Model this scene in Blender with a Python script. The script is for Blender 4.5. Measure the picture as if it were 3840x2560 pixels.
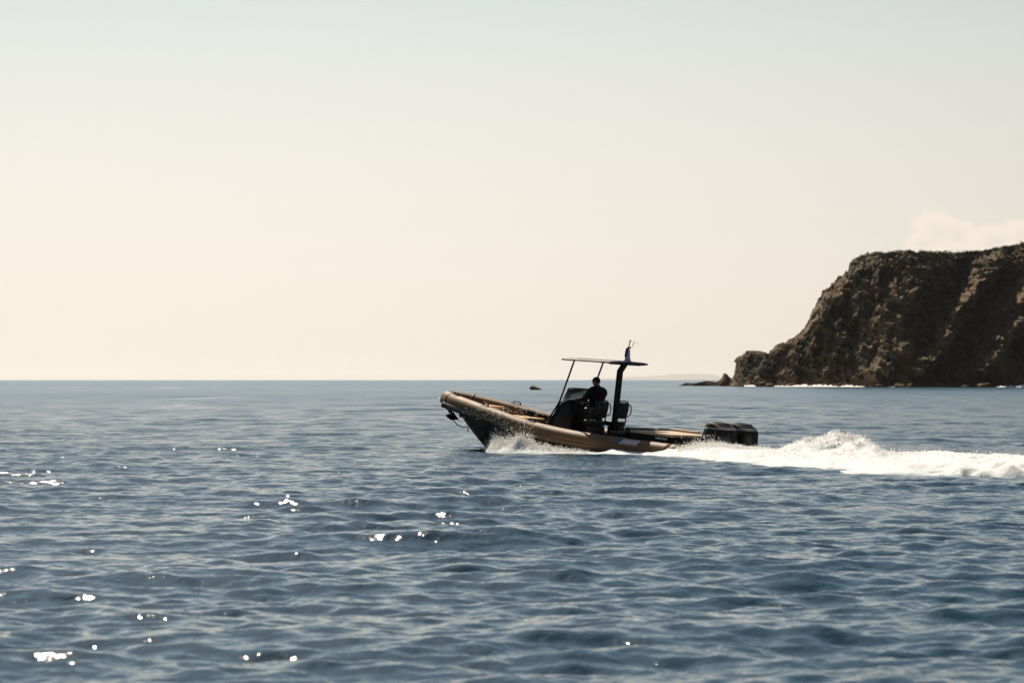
import bpy, bmesh, math, random
import numpy as np
from mathutils import Vector, Matrix

for o in list(bpy.data.objects):
    bpy.data.objects.remove(o, do_unlink=True)
SC = bpy.context.scene
COL = SC.collection
R = math.radians
rng = np.random.default_rng(11)
random.seed(5)

# ------------------------------------------------------------------ camera
H_CAM, F_PX = 2.0, 10667.0            # eye height above the water (a small boat), focal length in photo pixels
cam = bpy.data.cameras.new('camera')
cam.sensor_width = 36.0
cam.lens = 100.0
cam.clip_start, cam.clip_end = 0.5, 200000.0
cam.dof.use_dof = True
cam.dof.focus_distance = 78.0
cam.dof.aperture_fstop = 3.2
cam_o = bpy.data.objects.new('camera', cam)
COL.objects.link(cam_o)
cam_o.location = (0, 0, H_CAM)
cam_o.rotation_euler = (R(90.0) + math.atan(144.0 / F_PX), 0, 0)
SC.camera = cam_o

# ------------------------------------------------------------------ sky and sun
SUN_EL, SUN_AZ = R(48.0), R(-18.0)    # azimuth from +Y (the view direction), negative = to the left
SKY_STRENGTH = 0.05
EXPOSURE = 0.45
HAZE_DENSITY = 1.5e-5
world = bpy.data.worlds.new('World')
SC.world = world
world.use_nodes = True
wn, wl = world.node_tree.nodes, world.node_tree.links
wn.clear()

def wnode(t, **kw):
    n = wn.new(t)
    for k, v in kw.items():
        setattr(n, k, v)
    return n

def wmath(op, a, b=None, c=None, clamp=False):
    n = wn.new('ShaderNodeMath')
    n.operation = op
    n.use_clamp = clamp
    for i, v in enumerate((a, b, c)):
        if v is None:
            continue
        if isinstance(v, (int, float)):
            n.inputs[i].default_value = v
        else:
            wl.new(v, n.inputs[i])
    return n.outputs[0]

sky = wnode('ShaderNodeTexSky', sky_type='NISHITA', sun_disc=False)
sky.sun_elevation = SUN_EL
sky.sun_rotation = SUN_AZ
sky.altitude = 0
sky.air_density = 1.0
sky.dust_density = 1.0
sky.ozone_density = 1.0
tc = wnode('ShaderNodeTexCoord')
sep = wnode('ShaderNodeSeparateXYZ')
wl.new(tc.outputs['Generated'], sep.inputs[0])
dx, dy, dz = sep.outputs
# sea haze: a pale cream layer that hugs the horizon all round and thins out with height
ramp = wnode('ShaderNodeValToRGB')
cr = ramp.color_ramp
cr.interpolation = 'B_SPLINE'
stops = [(0.00, (0.86, 0.775, 0.655)), (0.024, (0.89, 0.81, 0.70)), (0.053, (0.88, 0.83, 0.735)), (0.091, (0.83, 0.82, 0.755)),
         (0.132, (0.72, 0.765, 0.745)), (0.18, (0.58, 0.665, 0.70)), (0.25, (0.455, 0.56, 0.645)), (0.36, (0.375, 0.49, 0.605)), (0.5, (0.30, 0.42, 0.56))]
stops = [(q / 0.5, c) for q, c in stops]
cr.elements[0].position, cr.elements[0].color = stops[0][0], (*stops[0][1], 1)
cr.elements[1].position, cr.elements[1].color = stops[-1][0], (*stops[-1][1], 1)
for p, c in stops[1:-1]:
    e = cr.elements.new(p)
    e.color = (*c, 1)
wl.new(wmath('DIVIDE', wmath('MAXIMUM', dz, 0.0), 0.5), ramp.inputs[0])
# the haze is brightest over the open sea on the sunward side
GLOW_AZ = R(-9.0)
sx, sy = math.sin(GLOW_AZ), math.cos(GLOW_AZ)
toward = wmath('ADD', wmath('MULTIPLY', dx, sx), wmath('MULTIPLY', dy, sy))
bright = wmath('ADD', 0.12, wmath('MULTIPLY', wmath('POWER', wmath('MAXIMUM', wmath('ADD', wmath('MULTIPLY', toward, 0.5), 0.5), 0.0), 6.0), 0.935))
hz = wnode('ShaderNodeVectorMath', operation='SCALE')
wl.new(ramp.outputs['Color'], hz.inputs[0])
wl.new(bright, hz.inputs['Scale'])
# low cumulus far off behind the headland: soft lobes in direction space, edges broken up by noise
cu = wmath('DIVIDE', dx, wmath('MAXIMUM', dy, 0.05))
cv = wmath('DIVIDE', dz, wmath('MAXIMUM', dy, 0.05))
comb = wnode('ShaderNodeCombineXYZ')
wl.new(cu, comb.inputs[0]); wl.new(cv, comb.inputs[1])
nz = wnode('ShaderNodeTexNoise')
nz.inputs['Scale'].default_value = 150.0
nz.inputs['Detail'].default_value = 6.0
nz.inputs['Roughness'].default_value = 0.55
wl.new(comb.outputs[0], nz.inputs['Vector'])
nzc = wmath('MULTIPLY', wmath('SUBTRACT', nz.outputs[0], 0.5), 0.95)
lobes = [(3515, 872, 95, 82), (3590, 880, 70, 62), (3460, 915, 70, 50), (3730, 905, 120, 60), (3860, 895, 140, 70), (4010, 880, 150, 80)]
best = None
for (px, py, rx, ry) in lobes:
    a = wmath('DIVIDE', wmath('SUBTRACT', cu, (px - 1920) / F_PX), rx / F_PX)
    b = wmath('DIVIDE', wmath('SUBTRACT', cv, (1424 - py) / F_PX), ry / F_PX)
    d = wmath('SQRT', wmath('ADD', wmath('MULTIPLY', a, a), wmath('MULTIPLY', b, b)))
    best = d if best is None else wmath('SMOOTH_MIN', best, d, 0.25)
dist = wmath('ADD', best, nzc)
mr = wnode('ShaderNodeMapRange', interpolation_type='SMOOTHSTEP')
wl.new(dist, mr.inputs['Value'])
mr.inputs['From Min'].default_value = 1.18
mr.inputs['From Max'].default_value = 0.80
mr2 = wnode('ShaderNodeMapRange', interpolation_type='SMOOTHSTEP')
wl.new(dist, mr2.inputs['Value'])
mr2.inputs['From Min'].default_value = 0.05
mr2.inputs['From Max'].default_value = 0.75
mr2.inputs['To Min'].default_value = 0.18
mr2.inputs['To Max'].default_value = 1.0
cl_f = wmath('MULTIPLY', wmath('MULTIPLY', mr.outputs[0], mr2.outputs[0]), 0.9, clamp=True)
mixc = wnode('ShaderNodeMix', data_type='RGBA')
wl.new(cl_f, mixc.inputs[0])
wl.new(hz.outputs[0], mixc.inputs[6])
mixc.inputs[7].default_value = (0.955, 0.83, 0.70, 1)
# haze over the physical sky
hsc = wnode('ShaderNodeVectorMath', operation='SCALE')
wl.new(mixc.outputs[2], hsc.inputs[0])
hsc.inputs['Scale'].default_value = 1.0 / SKY_STRENGTH / 2 ** EXPOSURE
hf = wnode('ShaderNodeMapRange', interpolation_type='SMOOTHSTEP')
wl.new(dz, hf.inputs['Value'])
hf.inputs['From Min'].default_value = 0.16
hf.inputs['From Max'].default_value = 0.52
hf.inputs['To Min'].default_value = 1.0
hf.inputs['To Max'].default_value = 0.0
mixs = wnode('ShaderNodeMix', data_type='RGBA')
wl.new(hf.outputs[0], mixs.inputs[0])
wl.new(sky.outputs[0], mixs.inputs[6])
wl.new(hsc.outputs[0], mixs.inputs[7])
bg = wnode('ShaderNodeBackground')
bg.inputs['Strength'].default_value = SKY_STRENGTH
wl.new(mixs.outputs[2], bg.inputs['Color'])
wo = wnode('ShaderNodeOutputWorld')
wl.new(bg.outputs[0], wo.inputs['Surface'])

sun = bpy.data.lights.new('sun', 'SUN')
sun.energy = 5.0
sun.angle = R(0.5)
sun.color = (1.0, 0.90, 0.76)
sun_o = bpy.data.objects.new('sun', sun)
COL.objects.link(sun_o)
sun_dir = Vector((math.sin(SUN_AZ) * math.cos(SUN_EL), math.cos(SUN_AZ) * math.cos(SUN_EL), math.sin(SUN_EL)))
sun_o.rotation_euler = sun_dir.to_track_quat('Z', 'Y').to_euler()
sun_o.location = (0, 0, 60)

vs = SC.view_settings
vs.view_transform = 'Standard'
vs.look = 'None'
vs.exposure = EXPOSURE
vs.gamma = 1.0
vs.use_curve_mapping = False
SC.render.engine = 'CYCLES'
SC.cycles.use_denoising = True
SC.cycles.max_bounces = 8
SC.cycles.transparent_max_bounces = 12
SC.cycles.sample_clamp_indirect = 8.0

# ------------------------------------------------------------------ helpers
def link(name, me, parent=None):
    o = bpy.data.objects.new(name, me)
    COL.objects.link(o)
    if parent is not None:
        o.parent = parent
    return o

def tag(o, label=None, cat=None, group=None, kind=None):
    for k, v in (('label', label), ('category', cat), ('group', group), ('kind', kind)):
        if v:
            o[k] = v
    return o

def empty(name, loc=(0, 0, 0)):
    o = bpy.data.objects.new(name, None)
    COL.objects.link(o)
    o.location = loc
    o.empty_display_size = 0.3
    return o

def np_mesh(name, verts, faces, mat, smooth=True):
    verts = np.asarray(verts, dtype=np.float32)
    faces = np.asarray(faces, dtype=np.int32)
    me = bpy.data.meshes.new(name)
    n, k = faces.shape
    me.vertices.add(len(verts))
    me.vertices.foreach_set('co', verts.ravel())
    me.loops.add(n * k)
    me.loops.foreach_set('vertex_index', faces.ravel())
    me.polygons.add(n)
    me.polygons.foreach_set('loop_start', np.arange(0, n * k, k, dtype=np.int32))
    me.polygons.foreach_set('loop_total', np.full(n, k, dtype=np.int32))
    if smooth:
        me.polygons.foreach_set('use_smooth', np.ones(n, dtype=bool))
    me.update(calc_edges=True)
    me.validate()
    if mat:
        me.materials.append(mat)
    return me

def grid_faces(nr, nc):
    i = np.arange(nr - 1)[:, None] * nc + np.arange(nc - 1)[None, :]
    return np.stack([i, i + 1, i + nc + 1, i + nc], -1).reshape(-1, 4)

def hash3(ix, iy, iz, seed):
    h = (ix.astype(np.int64) * 374761393 + iy.astype(np.int64) * 668265263 + iz.astype(np.int64) * 2147483647 + seed * 974711) & 0xFFFFFFFF
    h = ((h ^ (h >> 13)) * 1274126177) & 0xFFFFFFFF
    h = ((h ^ (h >> 16)) * 2246822519) & 0xFFFFFFFF
    return ((h ^ (h >> 15)) & 0xFFFFFF) / float(0xFFFFFF)

def vnoise(x, y, z=None, seed=0):
    """value noise in 0..1"""
    x = np.asarray(x, float); y = np.asarray(y, float)
    z = np.zeros_like(x) if z is None else np.asarray(z, float)
    fx, fy, fz = np.floor(x), np.floor(y), np.floor(z)
    ux, uy, uz = x - fx, y - fy, z - fz
    ux, uy, uz = (t * t * t * (t * (t * 6 - 15) + 10) for t in (ux, uy, uz))
    r = 0
    for k in ((0, 1) if np.any(uz) else (0,)):
        for j in (0, 1):
            for i in (0, 1):
                w = (ux if i else 1 - ux) * (uy if j else 1 - uy) * (uz if k else 1 - uz)
                r = r + w * hash3(fx + i, fy + j, fz + k, seed)
    return r

def fbm(x, y, z=None, octaves=4, gain=0.5, seed=0, ridged=False):
    a, s, t = 1.0, 0.0, 0.0
    for o in range(octaves):
        f = 2.03 ** o
        n = vnoise(x * f + 17.3 * o, y * f - 9.1 * o, None if z is None else z * f + 4.7 * o, seed + o)
        n = n * 2 - 1
        if ridged:
            n = 1 - 2 * np.abs(n)
        s = s + a * n
        t += a
        a *= gain
    return s / t

def sstep(a, b, x):
    t = np.clip((x - a) / (b - a), 0, 1)
    return t * t * (3 - 2 * t)

# ------------------------------------------------------------------ materials
def mat_new(name):
    m = bpy.data.materials.new(name)
    m.use_nodes = True
    return m, m.node_tree.nodes, m.node_tree.links, m.node_tree.nodes['Principled BSDF']

def mat(name, col, rough=0.5, spec=0.5, metal=0.0, var=0.15, scale=8.0, bump=0.0, bscale=60.0, coat=0.0, sheen=0.0):
    """painted, moulded or woven surface: base colour with soft wear variation and a fine relief"""
    m, n, l, p = mat_new(name)
    t = n.new('ShaderNodeTexCoord')
    nt = n.new('ShaderNodeTexNoise')
    nt.inputs['Scale'].default_value = scale
    nt.inputs['Detail'].default_value = 5
    l.new(t.outputs['Object'], nt.inputs['Vector'])
    mx = n.new('ShaderNodeMix'); mx.data_type = 'RGBA'
    mx.inputs[6].default_value = (*[c * (1 - var) for c in col], 1)
    mx.inputs[7].default_value = (*[min(1, c * (1 + var)) for c in col], 1)
    l.new(nt.outputs[0], mx.inputs[0])
    l.new(mx.outputs[2], p.inputs['Base Color'])
    mr = n.new('ShaderNodeMapRange')
    l.new(nt.outputs[0], mr.inputs['Value'])
    mr.inputs['To Min'].default_value = max(0.02, rough - 0.08)
    mr.inputs['To Max'].default_value = min(1, rough + 0.08)
    l.new(mr.outputs[0], p.inputs['Roughness'])
    p.inputs['Specular IOR Level'].default_value = spec
    p.inputs['Metallic'].default_value = metal
    p.inputs['Coat Weight'].default_value = coat
    p.inputs['Coat Roughness'].default_value = 0.12
    p.inputs['Sheen Weight'].default_value = sheen
    if bump > 0:
        n2 = n.new('ShaderNodeTexNoise')
        n2.inputs['Scale'].default_value = bscale
        n2.inputs['Detail'].default_value = 4
        l.new(t.outputs['Object'], n2.inputs['Vector'])
        b = n.new('ShaderNodeBump')
        b.inputs['Strength'].default_value = bump
        b.inputs['Distance'].default_value = 0.01
        l.new(n2.outputs[0], b.inputs['Height'])
        l.new(b.outputs[0], p.inputs['Normal'])
    return m

M = {}
# sea water: dark blue body colour, mirror of the sky by Fresnel, small ripples as fine relief
m, n, l, p = mat_new('sea_water')
p.inputs['Base Color'].default_value = (0.008, 0.037, 0.057, 1)
p.inputs['IOR'].default_value = 1.333
geo = n.new('ShaderNodeNewGeometry')
at = n.new('ShaderNodeAttribute'); at.attribute_name = 'gloss'
mp = n.new('ShaderNodeMapping')
mp.inputs['Scale'].default_value = (1.0, 0.75, 1.0)
mp.inputs['Rotation'].default_value = (0, 0, R(14))
l.new(geo.outputs['Position'], mp.inputs['Vector'])
n1 = n.new('ShaderNodeTexNoise'); n1.inputs['Scale'].default_value = 7.0; n1.inputs['Detail'].default_value = 3; n1.inputs['Roughness'].default_value = 0.5
l.new(mp.outputs[0], n1.inputs['Vector'])
b1 = n.new('ShaderNodeBump'); b1.inputs['Distance'].default_value = 0.045
mm = n.new('ShaderNodeMath'); mm.operation = 'MULTIPLY'; mm.inputs[1].default_value = 1.0
l.new(at.outputs['Fac'], mm.inputs[0])
l.new(mm.outputs[0], b1.inputs['Strength'])
l.new(n1.outputs[0], b1.inputs['Height'])
n2 = n.new('ShaderNodeTexNoise'); n2.inputs['Scale'].default_value = 1.1; n2.inputs['Detail'].default_value = 3; n2.inputs['Roughness'].default_value = 0.5
l.new(mp.outputs[0], n2.inputs['Vector'])
b2 = n.new('ShaderNodeBump'); b2.inputs['Distance'].default_value = 0.22
af = n.new('ShaderNodeAttribute'); af.attribute_name = 'chop'
l.new(af.outputs['Fac'], b2.inputs['Strength'])
l.new(n2.outputs[0], b2.inputs['Height'])
l.new(b2.outputs[0], b1.inputs['Normal'])
l.new(b1.outputs[0], p.inputs['Normal'])
ar = n.new('ShaderNodeAttribute'); ar.attribute_name = 'rough'
l.new(ar.outputs['Fac'], p.inputs['Roughness'])
# far off the wavelets are too small to model: their mean slope becomes a rough, lower reflectance
gb = n.new('ShaderNodeBsdfGlossy'); gb.distribution = 'BECKMANN'
gb.inputs['Color'].default_value = (0.50, 0.51, 0.52, 1)
gmap = n.new('ShaderNodeMapping'); gmap.inputs['Scale'].default_value = (0.05, 0.012, 1.0)
l.new(geo.outputs['Position'], gmap.inputs['Vector'])
gn = n.new('ShaderNodeTexNoise'); gn.inputs['Scale'].default_value = 1.0; gn.inputs['Detail'].default_value = 5
l.new(gmap.outputs[0], gn.inputs['Vector'])
gr = n.new('ShaderNodeMapRange'); l.new(gn.outputs[0], gr.inputs['Value'])
gr.inputs['From Min'].default_value = 0.3; gr.inputs['From Max'].default_value = 0.7
gr.inputs['To Min'].default_value = 0.22; gr.inputs['To Max'].default_value = 0.46
l.new(gr.outputs[0], gb.inputs['Roughness'])
db = n.new('ShaderNodeBsdfDiffuse'); db.inputs['Color'].default_value = (0.008, 0.033, 0.048, 1)

ad = n.new('ShaderNodeAddShader'); l.new(gb.outputs[0], ad.inputs[0]); l.new(db.outputs[0], ad.inputs[1])
fa_ = n.new('ShaderNodeAttribute'); fa_.attribute_name = 'far'
mxs = n.new('ShaderNodeMixShader'); l.new(fa_.outputs['Fac'], mxs.inputs[0])
l.new(p.outputs[0], mxs.inputs[1]); l.new(ad.outputs[0], mxs.inputs[2])
l.new(mxs.outputs[0], n['Material Output'].inputs['Surface'])
M['sea'] = m

# foam and spray: bright scattering bubbles, faint aqua where solid water shows through
m, n, l, p = mat_new('sea_foam')
aq = n.new('ShaderNodeAttribute'); aq.attribute_name = 'aqua'
mx = n.new('ShaderNodeMix'); mx.data_type = 'RGBA'
mx.inputs[6].default_value = (0.73, 0.72, 0.70, 1)
mx.inputs[7].default_value = (0.36, 0.55, 0.52, 1)
l.new(aq.outputs['Fac'], mx.inputs[0])
l.new(mx.outputs[2], p.inputs['Base Color'])
p.inputs['Roughness'].default_value = 0.75
p.inputs['Specular IOR Level'].default_value = 0.2
p.inputs['Subsurface Weight'].default_value = 0.0
tr = n.new('ShaderNodeBsdfTranslucent')
tr.inputs['Color'].default_value = (0.92, 0.92, 0.90, 1)
ms = n.new('ShaderNodeMixShader'); ms.inputs[0].default_value = 0.10
out = n['Material Output']
l.new(p.outputs[0], ms.inputs[1]); l.new(tr.outputs[0], ms.inputs[2])
l.new(ms.outputs[0], out.inputs['Surface'])
g2 = n.new('ShaderNodeNewGeometry')
nf = n.new('ShaderNodeTexNoise'); nf.inputs['Scale'].default_value = 26; nf.inputs['Detail'].default_value = 5
l.new(g2.outputs['Position'], nf.inputs['Vector'])
bf = n.new('ShaderNodeBump'); bf.inputs['Strength'].default_value = 0.55; bf.inputs['Distance'].default_value = 0.03
l.new(nf.outputs[0], bf.inputs['Height'])
l.new(bf.outputs[0], p.inputs['Normal'])
M['foam'] = m
m2 = m.copy(); m2.name = 'spray_drops'
for q in m2.node_tree.nodes:
    if q.type == 'MIX': q.inputs[6].default_value = (0.92, 0.91, 0.88, 1)
    if q.type == 'MIX_SHADER': q.inputs[0].default_value = 0.65
M['spray'] = m2

M['tube'] = mat('tan_hypalon', (0.180, 0.106, 0.046), 0.58, 0.22, var=0.14, scale=3, bump=0.12, bscale=220)
M['tube_trim'] = mat('dark_tan_rubber', (0.15, 0.10, 0.06), 0.5, var=0.12, scale=5)
M['black'] = mat('black_powder_coat', (0.006, 0.006, 0.006), 0.5, 0.2, var=0.3)
M['rubber'] = mat('black_rubber', (0.012, 0.011, 0.010), 0.6, 0.25, var=0.3, bump=0.1)
M['hull'] = mat('dark_gelcoat', (0.004, 0.0045, 0.005), 0.5, 0.10, var=0.3, scale=2)
M['deck'] = mat('dark_deck', (0.018, 0.016, 0.014), 0.7, 0.25, var=0.3, bump=0.2)
M['pad'] = mat('tan_cushion', (0.50, 0.37, 0.235), 0.7, 0.25, var=0.08, scale=4, bump=0.15, bscale=120)
M['orange_pad'] = mat('warm_tan_cushion', (0.55, 0.33, 0.14), 0.65, 0.25, var=0.08, scale=4, bump=0.15, bscale=120)
M['grey_vinyl'] = mat('charcoal_vinyl', (0.028, 0.026, 0.024), 0.55, 0.3, var=0.2, bump=0.1)
M['side_panel'] = mat('dark_grey_panel', (0.016, 0.016, 0.016), 0.4, 0.35, var=0.2)
M['cowl'] = mat('black_gloss_cowling', (0.005, 0.005, 0.005), 0.32, 0.25, var=0.2, scale=2, coat=0.1)
M['rim'] = mat('cowl_edge_highlight', (0.34, 0.285, 0.21), 0.36, 0.5, metal=0.25, var=0.1)  # pale bronze colour carries the sunlit highlight along the black cowling's edges
M['steel'] = mat('stainless_steel', (0.45, 0.43, 0.40), 0.25, metal=1.0, var=0.1)
M['decal_white'] = mat('white_vinyl_decal', (0.75, 0.73, 0.70), 0.5, var=0.05)
M['decal_red'] = mat('red_vinyl_decal', (0.42, 0.06, 0.04), 0.5, var=0.05)
M['decal_blue'] = mat('blue_vinyl_decal', (0.05, 0.09, 0.22), 0.5, var=0.05)
M['flag'] = mat('pale_flag_cloth', (0.46, 0.44, 0.56), 0.85, 0.1, var=0.1)
M['flag_dark'] = mat('navy_flag_cloth', (0.02, 0.025, 0.09), 0.85, 0.1, var=0.15)
M['skin'] = mat('skin', (0.42, 0.22, 0.13), 0.5, 0.35, var=0.06)
M['jacket'] = mat('black_jacket_cloth', (0.009, 0.010, 0.012), 0.85, 0.15, var=0.25, bump=0.3, bscale=40)
M['trousers'] = mat('olive_trouser_cloth', (0.050, 0.041, 0.022), 0.9, 0.1, var=0.2, bump=0.3, bscale=40)
M['hair'] = mat('dark_hair', (0.010, 0.008, 0.007), 0.6, 0.3, var=0.3, bump=0.4, bscale=150)
M['lens'] = mat('dark_lens', (0.006, 0.006, 0.007), 0.12, 0.6, var=0.1)
# windscreen: smoked acrylic
m, n, l, p = mat_new('smoked_acrylic')
p.inputs['Base Color'].default_value = (0.22, 0.25, 0.26, 1)
p.inputs['Roughness'].default_value = 0.05
p.inputs['Transmission Weight'].default_value = 1.0
p.inputs['IOR'].default_value = 1.12
M['glass'] = m

# weathered rock: dark brown schist with ochre and grey patches, dry scrub where the ground is less steep
def rock_mat(name, scale, green=True, dark=1.0):
    m, n, l, p = mat_new(name)
    g = n.new('ShaderNodeNewGeometry')
    def noise(sc, det, rg=0.6):
        t = n.new('ShaderNodeTexNoise'); t.inputs['Scale'].default_value = sc; t.inputs['Detail'].default_value = det; t.inputs['Roughness'].default_value = rg
        l.new(g.outputs['Position'], t.inputs['Vector']); return t
    def mix(f, a, b):
        x = n.new('ShaderNodeMix'); x.data_type = 'RGBA'; l.new(f, x.inputs[0])
        for i, v in ((6, a), (7, b)):
            if isinstance(v, tuple): x.inputs[i].default_value = (*v, 1)
            else: l.new(v, x.inputs[i])
        return x.outputs[2]
    def rng_(v, a, b):
        r_ = n.new('ShaderNodeMapRange'); r_.interpolation_type = 'SMOOTHSTEP'; l.new(v, r_.inputs['Value']); r_.inputs['From Min'].default_value = a; r_.inputs['From Max'].default_value = b; return r_.outputs[0]
    c = mix(rng_(noise(0.09 * scale, 6).outputs[0], 0.42, 0.62), (0.105, 0.070, 0.043), (0.24, 0.142, 0.068))
    c = mix(rng_(noise(0.5 * scale, 5).outputs[0], 0.55, 0.72), c, (0.13, 0.108, 0.082))
    c = mix(rng_(noise(0.03 * scale, 3).outputs[0], 0.56, 0.68), c, (0.30, 0.165, 0.070))
    if green:
        sp = n.new('ShaderNodeSeparateXYZ'); l.new(g.outputs['Normal'], sp.inputs[0])
        ad = n.new('ShaderNodeMath'); ad.operation = 'ADD'; l.new(sp.outputs[2], ad.inputs[0]); l.new(noise(0.6, 4).outputs[0], ad.inputs[1])
        c = mix(rng_(ad.outputs[0], 1.0, 1.35), c, (0.105, 0.083, 0.038))
    if dark < 1:
        vm = n.new('ShaderNodeVectorMath'); vm.operation = 'SCALE'; vm.inputs['Scale'].default_value = dark; l.new(c, vm.inputs[0]); c = vm.outputs[0]
    l.new(c, p.inputs['Base Color'])
    p.inputs['Roughness'].default_value = 0.9
    p.inputs['Specular IOR Level'].default_value = 0.15
    b = n.new('ShaderNodeBump'); b.inputs['Strength'].default_value = 0.55; b.inputs['Distance'].default_value = 0.5 / scale
    l.new(noise(1.1 * scale, 6, 0.65).outputs[0], b.inputs['Height']); l.new(b.outputs[0], p.inputs['Normal'])
    return m
M['rock'] = rock_mat('cliff_rock', 1.0, True, 0.86)
M['wet_rock'] = rock_mat('shore_rock', 2.0, False, 0.55)
M['scrub'] = mat('dry_scrub_leaves', (0.075, 0.062, 0.028), 0.9, 0.1, var=0.35, scale=0.5)

# ------------------------------------------------------------------ pixel-free geometry of the place
HEAD, PITCH, ROLL = R(39.5), R(5.0), R(2.0)
BOAT = Vector((5.0, 77.3, 0.0))
cA, sA = math.cos(HEAD), math.sin(HEAD)
# local x forward, y to port, z up
ROT = Matrix(((-cA, -sA, 0), (sA, -cA, 0), (0, 0, 1))).to_4x4()
BOAT_M = Matrix.Translation(BOAT) @ ROT @ Matrix.Rotation(-PITCH, 4, 'Y') @ Matrix.Rotation(ROLL, 4, 'X')
BOAT_S = BOAT_M @ Matrix.Diagonal((0.958, 1.065, 1.0, 1.0))

def to_local_xy(X, Y):
    dx_, dy_ = X - BOAT.x, Y - BOAT.y
    return dx_ * -cA + dy_ * sA, dx_ * -sA + dy_ * -cA
# ------------------------------------------------------------------ sea
NW = 92
lam = np.exp(np.linspace(math.log(0.24), math.log(11.0), NW)) * rng.uniform(0.93, 1.07, NW)
spread = np.where(lam > 3, 0.38, np.where(lam > 0.5, 0.62, 0.85))
wdir = R(-84) + rng.normal(0, 1, NW) * spread          # chop running roughly towards the camera
wk = 2 * math.pi / lam
wph = rng.uniform(0, 2 * math.pi, NW)
slope = 0.0214 * np.interp(np.log(lam), np.log([0.24, 0.38, 0.9, 1.5, 3.0, 11.0]), [0.8, 1.05, 1.0, 0.68, 0.42, 0.2])
wamp = slope / wk * math.sqrt(2)
wkx, wky = wk * np.cos(wdir), wk * np.sin(wdir)

# near edge of the wash, world (X, Y)
def px_ground(px, py, z=0.0):
    Y = (H_CAM - z) * F_PX / (py - 1424.0)
    return (px - 1920.0) / F_PX * Y, Y
NEAR_PX = [(1812, 1687, 0.0), (1900, 1692, 0), (2000, 1697, 0), (2150, 1699, 0), (2300, 1711, -0.05), (2400, 1721, -0.08), (2560, 1733, -0.1),
           (2728, 1747, -0.1), (2899, 1764, -0.08), (3127, 1775, -0.05), (3298, 1779, 0), (3480, 1783, 0), (3640, 1786, 0), (3760, 1798, 0), (3850, 1806, 0), (4200, 1822, 0)]
NEAR = np.array([px_ground(*q) for q in NEAR_PX])
FAR = np.array([(-0.62, 82.6), (5.0, 78.2), (6.5, 77.2), (9.0, 75.2), (12.0, 73.2), (15.0, 71.2), (17.0, 70.0)])

def near_y(X):
    return np.interp(X, NEAR[:, 0], NEAR[:, 1])

def far_y(X):
    return np.interp(X, FAR[:, 0], FAR[:, 1])

def trough(X, Y):
    """hollow the planing hull leaves beside its after half"""
    bx, by = to_local_xy(X, Y)
    return 0.08 * np.exp(-np.abs((np.abs(by) - 1.0) / 1.25) ** 2.5) * sstep(-1.3, 0.3, bx) * sstep(5.2, 3.0, bx)

def sea_z(X, Y, dX=None, dY=None):
    """height of the sea surface; waves finer than the mesh are left to the material"""
    gain_ = 1 + 1.0 * sstep(90, 350, Y)
    mod = 0.42 + 0.55 * vnoise(X / 5.0 + 3.1, Y / 11.0, seed=41) + 0.62 * vnoise(X / 19.0, Y / 44.0 + 2.7, seed=42)
    z = np.zeros_like(X)
    for i in range(NW):
        ph = wkx[i] * X + wky[i] * Y + wph[i]
        a = wamp[i]
        w = 1.0
        if dY is not None:
            q = np.abs(wky[i]) * dY + np.abs(wkx[i]) * dX
            w = 1 - sstep(0.9, 2.2, q)
        s = np.sin(ph)
        s = s + 0.16 * np.cos(2 * ph)                     # sharper crests
        z += a * w * gain_ * (mod if lam[i] < 3 else 1.0) * s
    # wake: hollow under and around the hull, smooth shoulder wave outside the wash
    bx, by = to_local_xy(X, Y)
    hullm = sstep(8.6, 7.6, bx) * sstep(-1.2, -0.2, bx) * sstep(1.15, 0.8, np.abs(by))
    z = z * (1 - hullm) - 0.75 * hullm
    tr_ = trough(X, Y)
    z = z * (1 - 3.5 * tr_) - tr_
    inx = sstep(-0.9, 1.0, X)
    d = near_y(X) - Y                                     # > 0 on the camera side of the wash edge
    shoulder = np.exp(-((d - 1.3) / 1.3) ** 2) * inx * sstep(1.5, 4.0, X) * sstep(16, 12, X) * sstep(50, 54, Y)
    calm = np.exp(-(np.maximum(d, 0) / 2.6) ** 2) * sstep(-1.5, 0.5, X) * sstep(17, 14, X) * sstep(86, 83, Y)
    z = z * (1 - 0.6 * calm) + 0.02 * shoulder
    return z

def sea_rows():
    ys = [13.0]
    while ys[-1] < 105:
        ys.append(ys[-1] + max(0.035, 0.0016 * ys[-1]))
    while ys[-1] < 20000:
        ys.append(ys[-1] * (1 + (np.interp(ys[-1], [105, 250, 600, 1300, 2000], [0.0016, 0.0032, 0.006, 0.012, 0.04]))))
    return np.array(ys)

ys = sea_rows()
th = np.linspace(-0.206, 0.206, 530)
YY = np.repeat(ys[:, None], len(th), 1)
XX = YY * th[None, :]
dYg = np.gradient(ys)[:, None] * np.ones_like(XX)
dXg = YY * (th[1] - th[0])
ZZ = sea_z(XX.ravel(), YY.ravel(), dXg.ravel(), dYg.ravel())
V = np.stack([XX.ravel(), YY.ravel(), ZZ], -1)
F = grid_faces(len(ys), len(th))
nv = len(V)
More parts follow.
